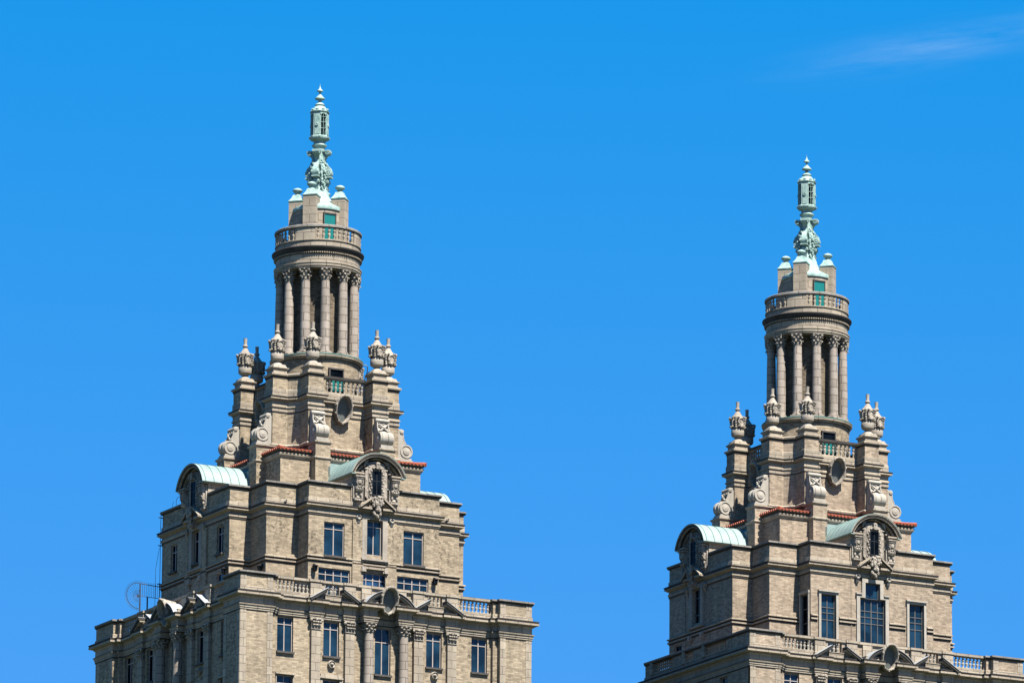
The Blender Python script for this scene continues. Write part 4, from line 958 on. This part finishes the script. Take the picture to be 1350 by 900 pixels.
    def scr(b):
        pr = [(.30, 31.72), (.62, 31.74), (.76, 31.68), (.81, 31.56), (.76, 31.42), (.60, 31.36), (.50, 31.22), (.44, 31.10), (.46, 30.95), (.60, 30.72), (.84, 30.45), (.92, 30.22), (.90, 30.02), (.82, 29.88), (.68, 29.82), (.66, 29.70), (.76, 29.60), (.74, 29.40), (.64, 29.30), (.60, 29.0), (.30, 29.0)]
        b.side(pr, -.16, .16)
        for s_ in (-1, 1):
            for (v, z, r_) in ((.64, 31.56, .17), (.72, 30.12, .21), (.64, 29.5, .12)):
                b.lathe([(r_, -.04), (r_, .04), (r_ * .6, .05), (r_ * .5, .01), (r_ * .25, .05)] if s_ > 0 else [(r_ * .25, -.05), (r_ * .5, -.01), (r_ * .6, -.05), (r_, -.04), (r_, .04)], 12, M=Matrix.Translation((s_ * .20, -v, z)) @ Matrix.Rotation(R(90), 4, 'Y'))
        b.box(-.26, .26, -.80, -.3, 31.60, 31.70); b.box(-.24, .24, -.92, -.3, 29.78, 29.86)
    def gar(b):
        random.seed(11)
        for i in range(40):
            t_ = i / 39; z = 31.0 - 2.5 * t_; hw = .22 * (1 - .55 * t_) * (1 if t_ > .1 else .7)
            b.blob(random.uniform(-hw, hw), -(.44 + .20 * math.sin(t_ * PI) + .05 * random.random() + (.14 * (t_ - .6) if t_ > .6 else 0)), z, .07 + .04 * random.random(), .08, .08 + .04 * random.random(), 6)
        b.side([(.3, 30.8), (.50, 30.75), (.62, 30.5), (.64, 30.3), (.56, 30.1), (.3, 30.0)], -.15, .15)
    for i in range(4):
        P('scroll', 'spire_scroll', lambda: mb(scr), 'copper', S, (0, 0, 0), R(45 + 90 * i))
        P('garland', 'spire_garland', lambda: mb(gar), 'copper', S, (0, 0, 0), R(90 * i))
    def lan(b):
        hw = .60; o8 = [(hw * math.cos(R(22.5 + 45 * i)) / math.cos(R(22.5)) * .98, hw * math.sin(R(22.5 + 45 * i)) / math.cos(R(22.5)) * .98) for i in range(8)]
        b.sweep(o8, [(-.25, 32.48), (.02, 32.48), (.07, 32.56), (.07, 32.66), (0, 32.72), (-.25, 32.72)])
        for i in range(8):
            Tm = Matrix.Rotation(R(45 * i), 4, 'Z')
            if i % 2 == 0:          # glazed face: jambs and round head
                b.box(-.235, -.19, -.575, -.45, 32.7, 34.22, Tm); b.box(.19, .235, -.575, -.45, 32.7, 34.22, Tm)
                b.prism([(-.24, 34.40), (-.24, 34.05), (-.19, 34.05)] + [(x, z) for x, z in arc(0, 34.05, .19, PI, 0, 8)][1:-1] + [(.19, 34.05), (.24, 34.05), (.24, 34.40)], .45, .575, Tm)
            else:
                b.box(-.235, .235, -.565, -.45, 32.7, 34.40, Tm); b.box(-.16, .16, -.60, -.55, 32.78, 34.05, Tm)
                b.lathe([(.11, -.02), (.11, .05), (.07, .06), (.03, .02)], 10, M=Tm @ Matrix.Translation((0, -.60, 33.45)) @ Matrix.Rotation(R(90), 4, 'X'))
            b.blob(*(Tm @ Vector((0, -.52, 34.55))), .12, .12, .10, 6)
        b.sweep(o8, [(-.3, 34.36), (.03, 34.36), (.05, 34.42), (0, 34.46), (-.3, 34.46)])
        b.lathe([(.55, 34.42), (.48, 34.62), (.36, 34.78), (.25, 34.84)], 16, cap=False)
    Ln = P('lantern', 'lantern', lambda: mb(lan), 'copper', S, (0, 0, 0))
    P('lantern_glass', 'lantern_glass', lambda: mb(lambda b: b.lathe([(.50, 32.7), (.50, 34.35)], 8, M=Matrix.Rotation(R(22.5), 4, 'Z'))), 'glassdk', S, smooth=0)
    P('lantern_sash', 'lantern_sash', lambda: mb(lambda b: [(b.box(-.010, .010, -.56, -.46, 32.72, 34.2, Matrix.Rotation(R(90 * i), 4, 'Z')), [b.box(-.19, .19, -.555, -.46, z, z + .022, Matrix.Rotation(R(90 * i), 4, 'Z')) for z in (33.2, 33.62, 34.0)]) for i in range(4)]), 'copper', S, smooth=0)
    P('finial', 'finial', lambda: mb(lambda b: b.lathe([(.24, 34.80), (.32, 34.86), (.34, 34.92), (.28, 34.98), (.15, 35.10), (.11, 35.16), (.12, 35.28), (.33, 35.32), (.34, 35.38), (.24, 35.46), (.11, 35.62), (.06, 35.70), (.06, 35.84), (.20, 35.87), (.20, 35.93), (.07, 36.06), (.03, 36.22), (.012, 36.26), (.01, 36.40)], 16)), 'copper', S)
    return T

TL = build_tower(0, True)
TR = build_tower(38.0, False)

# ------------------------------------------------------------------ small things on the left tower
def single(name, label, cat, f, m, loc, rz=0, group=None, smooth=35, key=None):
    o = P(name, key or name, lambda: mb(f), m, None, loc, rz, smooth); o['label'] = label; o['category'] = cat
    if group: o['group'] = group
    return o
# wall lanterns
def f_lampbody(b):
    b.box(-.06, .06, -.10, .0, .30, .52); b.tube([(0, -.05, .46), (0, -.20, .50), (0, -.22, .42)], .025)
    b.taper(0, -.22, .38, .44, .17, .05); b.taper(0, -.22, .35, .38, .17, .17)
    for sx in (-1, 1):
        for sy in (-1, 1): b.tube([(sx * .13, -.22 + sy * .13, .36), (sx * .09, -.22 + sy * .09, .04)], .018, 4)
    b.taper(0, -.22, -.02, .04, .05, .11)
def lamp(label, loc, rz):
    t_ = thing('wall_lamp', label, 'lamp', loc, rz, 'black lanterns on the upper block walls')
    P('lamp_frame', 'lamp_frame', lambda: mb(f_lampbody), 'iron', t_)
    P('lamp_glass', 'lamp_glass', lambda: mb(lambda b: b.taper(0, -.22, .04, .35, .085, .125)), 'glassdk', t_)
lamp('black wall lantern on the sunlit brick left of the wide gridded windows', (-4.42, -W3, H0 + .85), 0)
lamp('black wall lantern on the sunlit brick right of the wide gridded windows', (4.46, -W3, H0 + .85), 0)
lamp('black wall lantern in shade at the corner beside the low blue window', (-W3, -4.55, H0 + .95), R(-90))
lamp('black wall lantern in shade on the recessed step above the corner parapet', (-W2, -6.72, H0 + .92), R(-90))

# pigeons on the cornice ledge
def f_pigeon(b):
    b.lathe([(.005, -.15), (.045, -.10), (.075, -.02), (.08, .05), (.06, .11), (.035, .14)], 10, M=Matrix.Translation((0, 0, .13)) @ Matrix.Rotation(R(70), 4, 'Y'))
    b.lathe([(.040, 0), (.032, .06), (.038, .09), (.030, .125), (.008, .145)], 9, M=Matrix.Translation((.09, 0, .17)) @ Matrix.Rotation(R(12), 4, 'Y'))
    b.lathe([(.014, 0), (.003, .045)], 6, M=Matrix.Translation((.135, 0, .275)) @ Matrix.Rotation(R(100), 4, 'Y'))
    b.add([(-.10, -.035, .09), (-.10, .035, .09), (-.26, .045, .035), (-.26, -.045, .035), (-.10, -.03, .07), (-.10, .03, .07), (-.26, .04, .028), (-.26, -.04, .028)], [(0, 1, 2, 3), (7, 6, 5, 4), (0, 3, 7, 4), (1, 5, 6, 2), (3, 2, 6, 7), (0, 4, 5, 1)])
    for s_ in (-1, 1): b.tube([(.02, s_ * .03, .08), (.025, s_ * .03, .0)], .008, 5)
single('pigeon', 'dark pigeon standing on the cornice ledge between the two left-hand stepped walls', 'pigeon', f_pigeon, 'feather', (-5.85, -W2 - .16, H0 + 5.495), R(15), 'pigeons on the cornice', key='pigeon')
single('pigeon', 'dark pigeon standing on the cornice ledge at the right-hand step below the white roof', 'pigeon', f_pigeon, 'feather', (6.12, -W2 - .16, H0 + 5.495), R(-20), 'pigeons on the cornice', key='pigeon')

# spiked fan guard at the end of the terrace
fan = thing('fan_guard', 'blue-grey wire fan guard with radiating spikes at the back of the left terrace', 'fence', (0, 5.3, H0))
FX, FZ, FR = -10.35, 1.10, .86
def f_fanring(b):
    for r_, t_ in ((FR, .018), (FR * .42, .011)):
        b.tube([(FX + r_ * math.cos(a), 0, FZ + r_ * math.sin(a)) for a in [R(75 + 200 * i / 24) for i in range(25)]], t_, 5)
    b.tube([(FX + .22, 0, FZ + FR - .02), (-8.66, 0, FZ + FR - .12)], .028, 5); b.tube([(FX, 0, FZ), (-8.66, 0, FZ - .05)], .02, 5)
    b.blob(FX, 0, FZ, .07, .05, .07)
P('ring_frame', 'fan_ring', lambda: mb(f_fanring), 'wire', fan)
P('post', 'fan_post', lambda: mb(lambda b: (b.box(FX + .08, FX + .16, -.03, .03, -1.2, FZ + FR), b.box(FX + .62, FX + .70, -.03, .03, -1.2, FZ))), 'wire', fan, smooth=0)
def f_fanspikes(b):
    for i in range(40):
        a = R(72 + 206 * i / 39); b.tube([(FX + (FR - .03) * math.cos(a), 0, FZ + (FR - .03) * math.sin(a)), (FX + (FR + .17) * math.cos(a), 0, FZ + (FR + .17) * math.sin(a))], .010, 4)
    for i in range(11):
        x = FX + .30 + 1.36 * i / 10; b.tube([(x, 0, FZ - .03), (x, 0, FZ + FR + .10)], .013, 4)
    for i in range(15):
        a = R(80 + 195 * i / 14); b.tube([(FX, 0, FZ), (FX + FR * math.cos(a), 0, FZ + FR * math.sin(a))], .009, 4)
P('spikes', 'fan_spikes', lambda: mb(f_fanspikes), 'wire', fan)
# conductor down the far left edge of the upper block
def f_cond(b):
    b.tube([(0, 0, -1.2), (0, 0, 6.75)], .02, 5); b.tube([(-.32, .05, -1.2), (-.30, .05, 3.0), (-.06, .02, 4.5)], .014, 5)
    for z in (.3, 2.0, 4.6, 6.5): b.box(-.16, .20, -.03, .03, z, z + .06)
single('cable', 'thin dark cable clipped down the far left edge of the upper block', 'cable', f_cond, 'iron', (-W3 - .16, 5.2, H0))
def f_hoop(b):
    b.tube([(0, 0, 0), (0, .03, .32), (0, -.06, .52), (0, -.25, .62), (0, -.48, .58), (0, -.72, .40)], .016, 5); b.tube([(0, .62, 0), (0, .58, .25), (0, .42, .42)], .012, 5)
single('wire_hoop', 'thin bent wires standing on the coping left of the shaded dormer', 'wire', f_hoop, 'iron', (-W3 + .05, 3.3, H0 + 6.96))
single('conduit', 'bent grey conduit looping off the right side of the round drum', 'conduit', lambda b: b.tube([(3.02, .0, 16.95), (3.28, 0, 17.0), (3.42, 0, 16.85), (3.40, 0, 16.5), (3.20, 0, 15.9), (2.93, 0, 15.3), (2.90, 0, 14.2)], .035, 6), 'iron', (0, 0, H0), R(-27 + 0))

# ------------------------------------------------------------------ ground
g = MB(); g.add([(-6000, -6000, 0), (6000, -6000, 0), (6000, 6000, 0), (-6000, 6000, 0)], [(0, 1, 2, 3)])
me = g.mesh('ground', 0); me.materials.append(M_['ground']); go = bpy.data.objects.new('ground', me); col.objects.link(go); go['kind'] = 'structure'
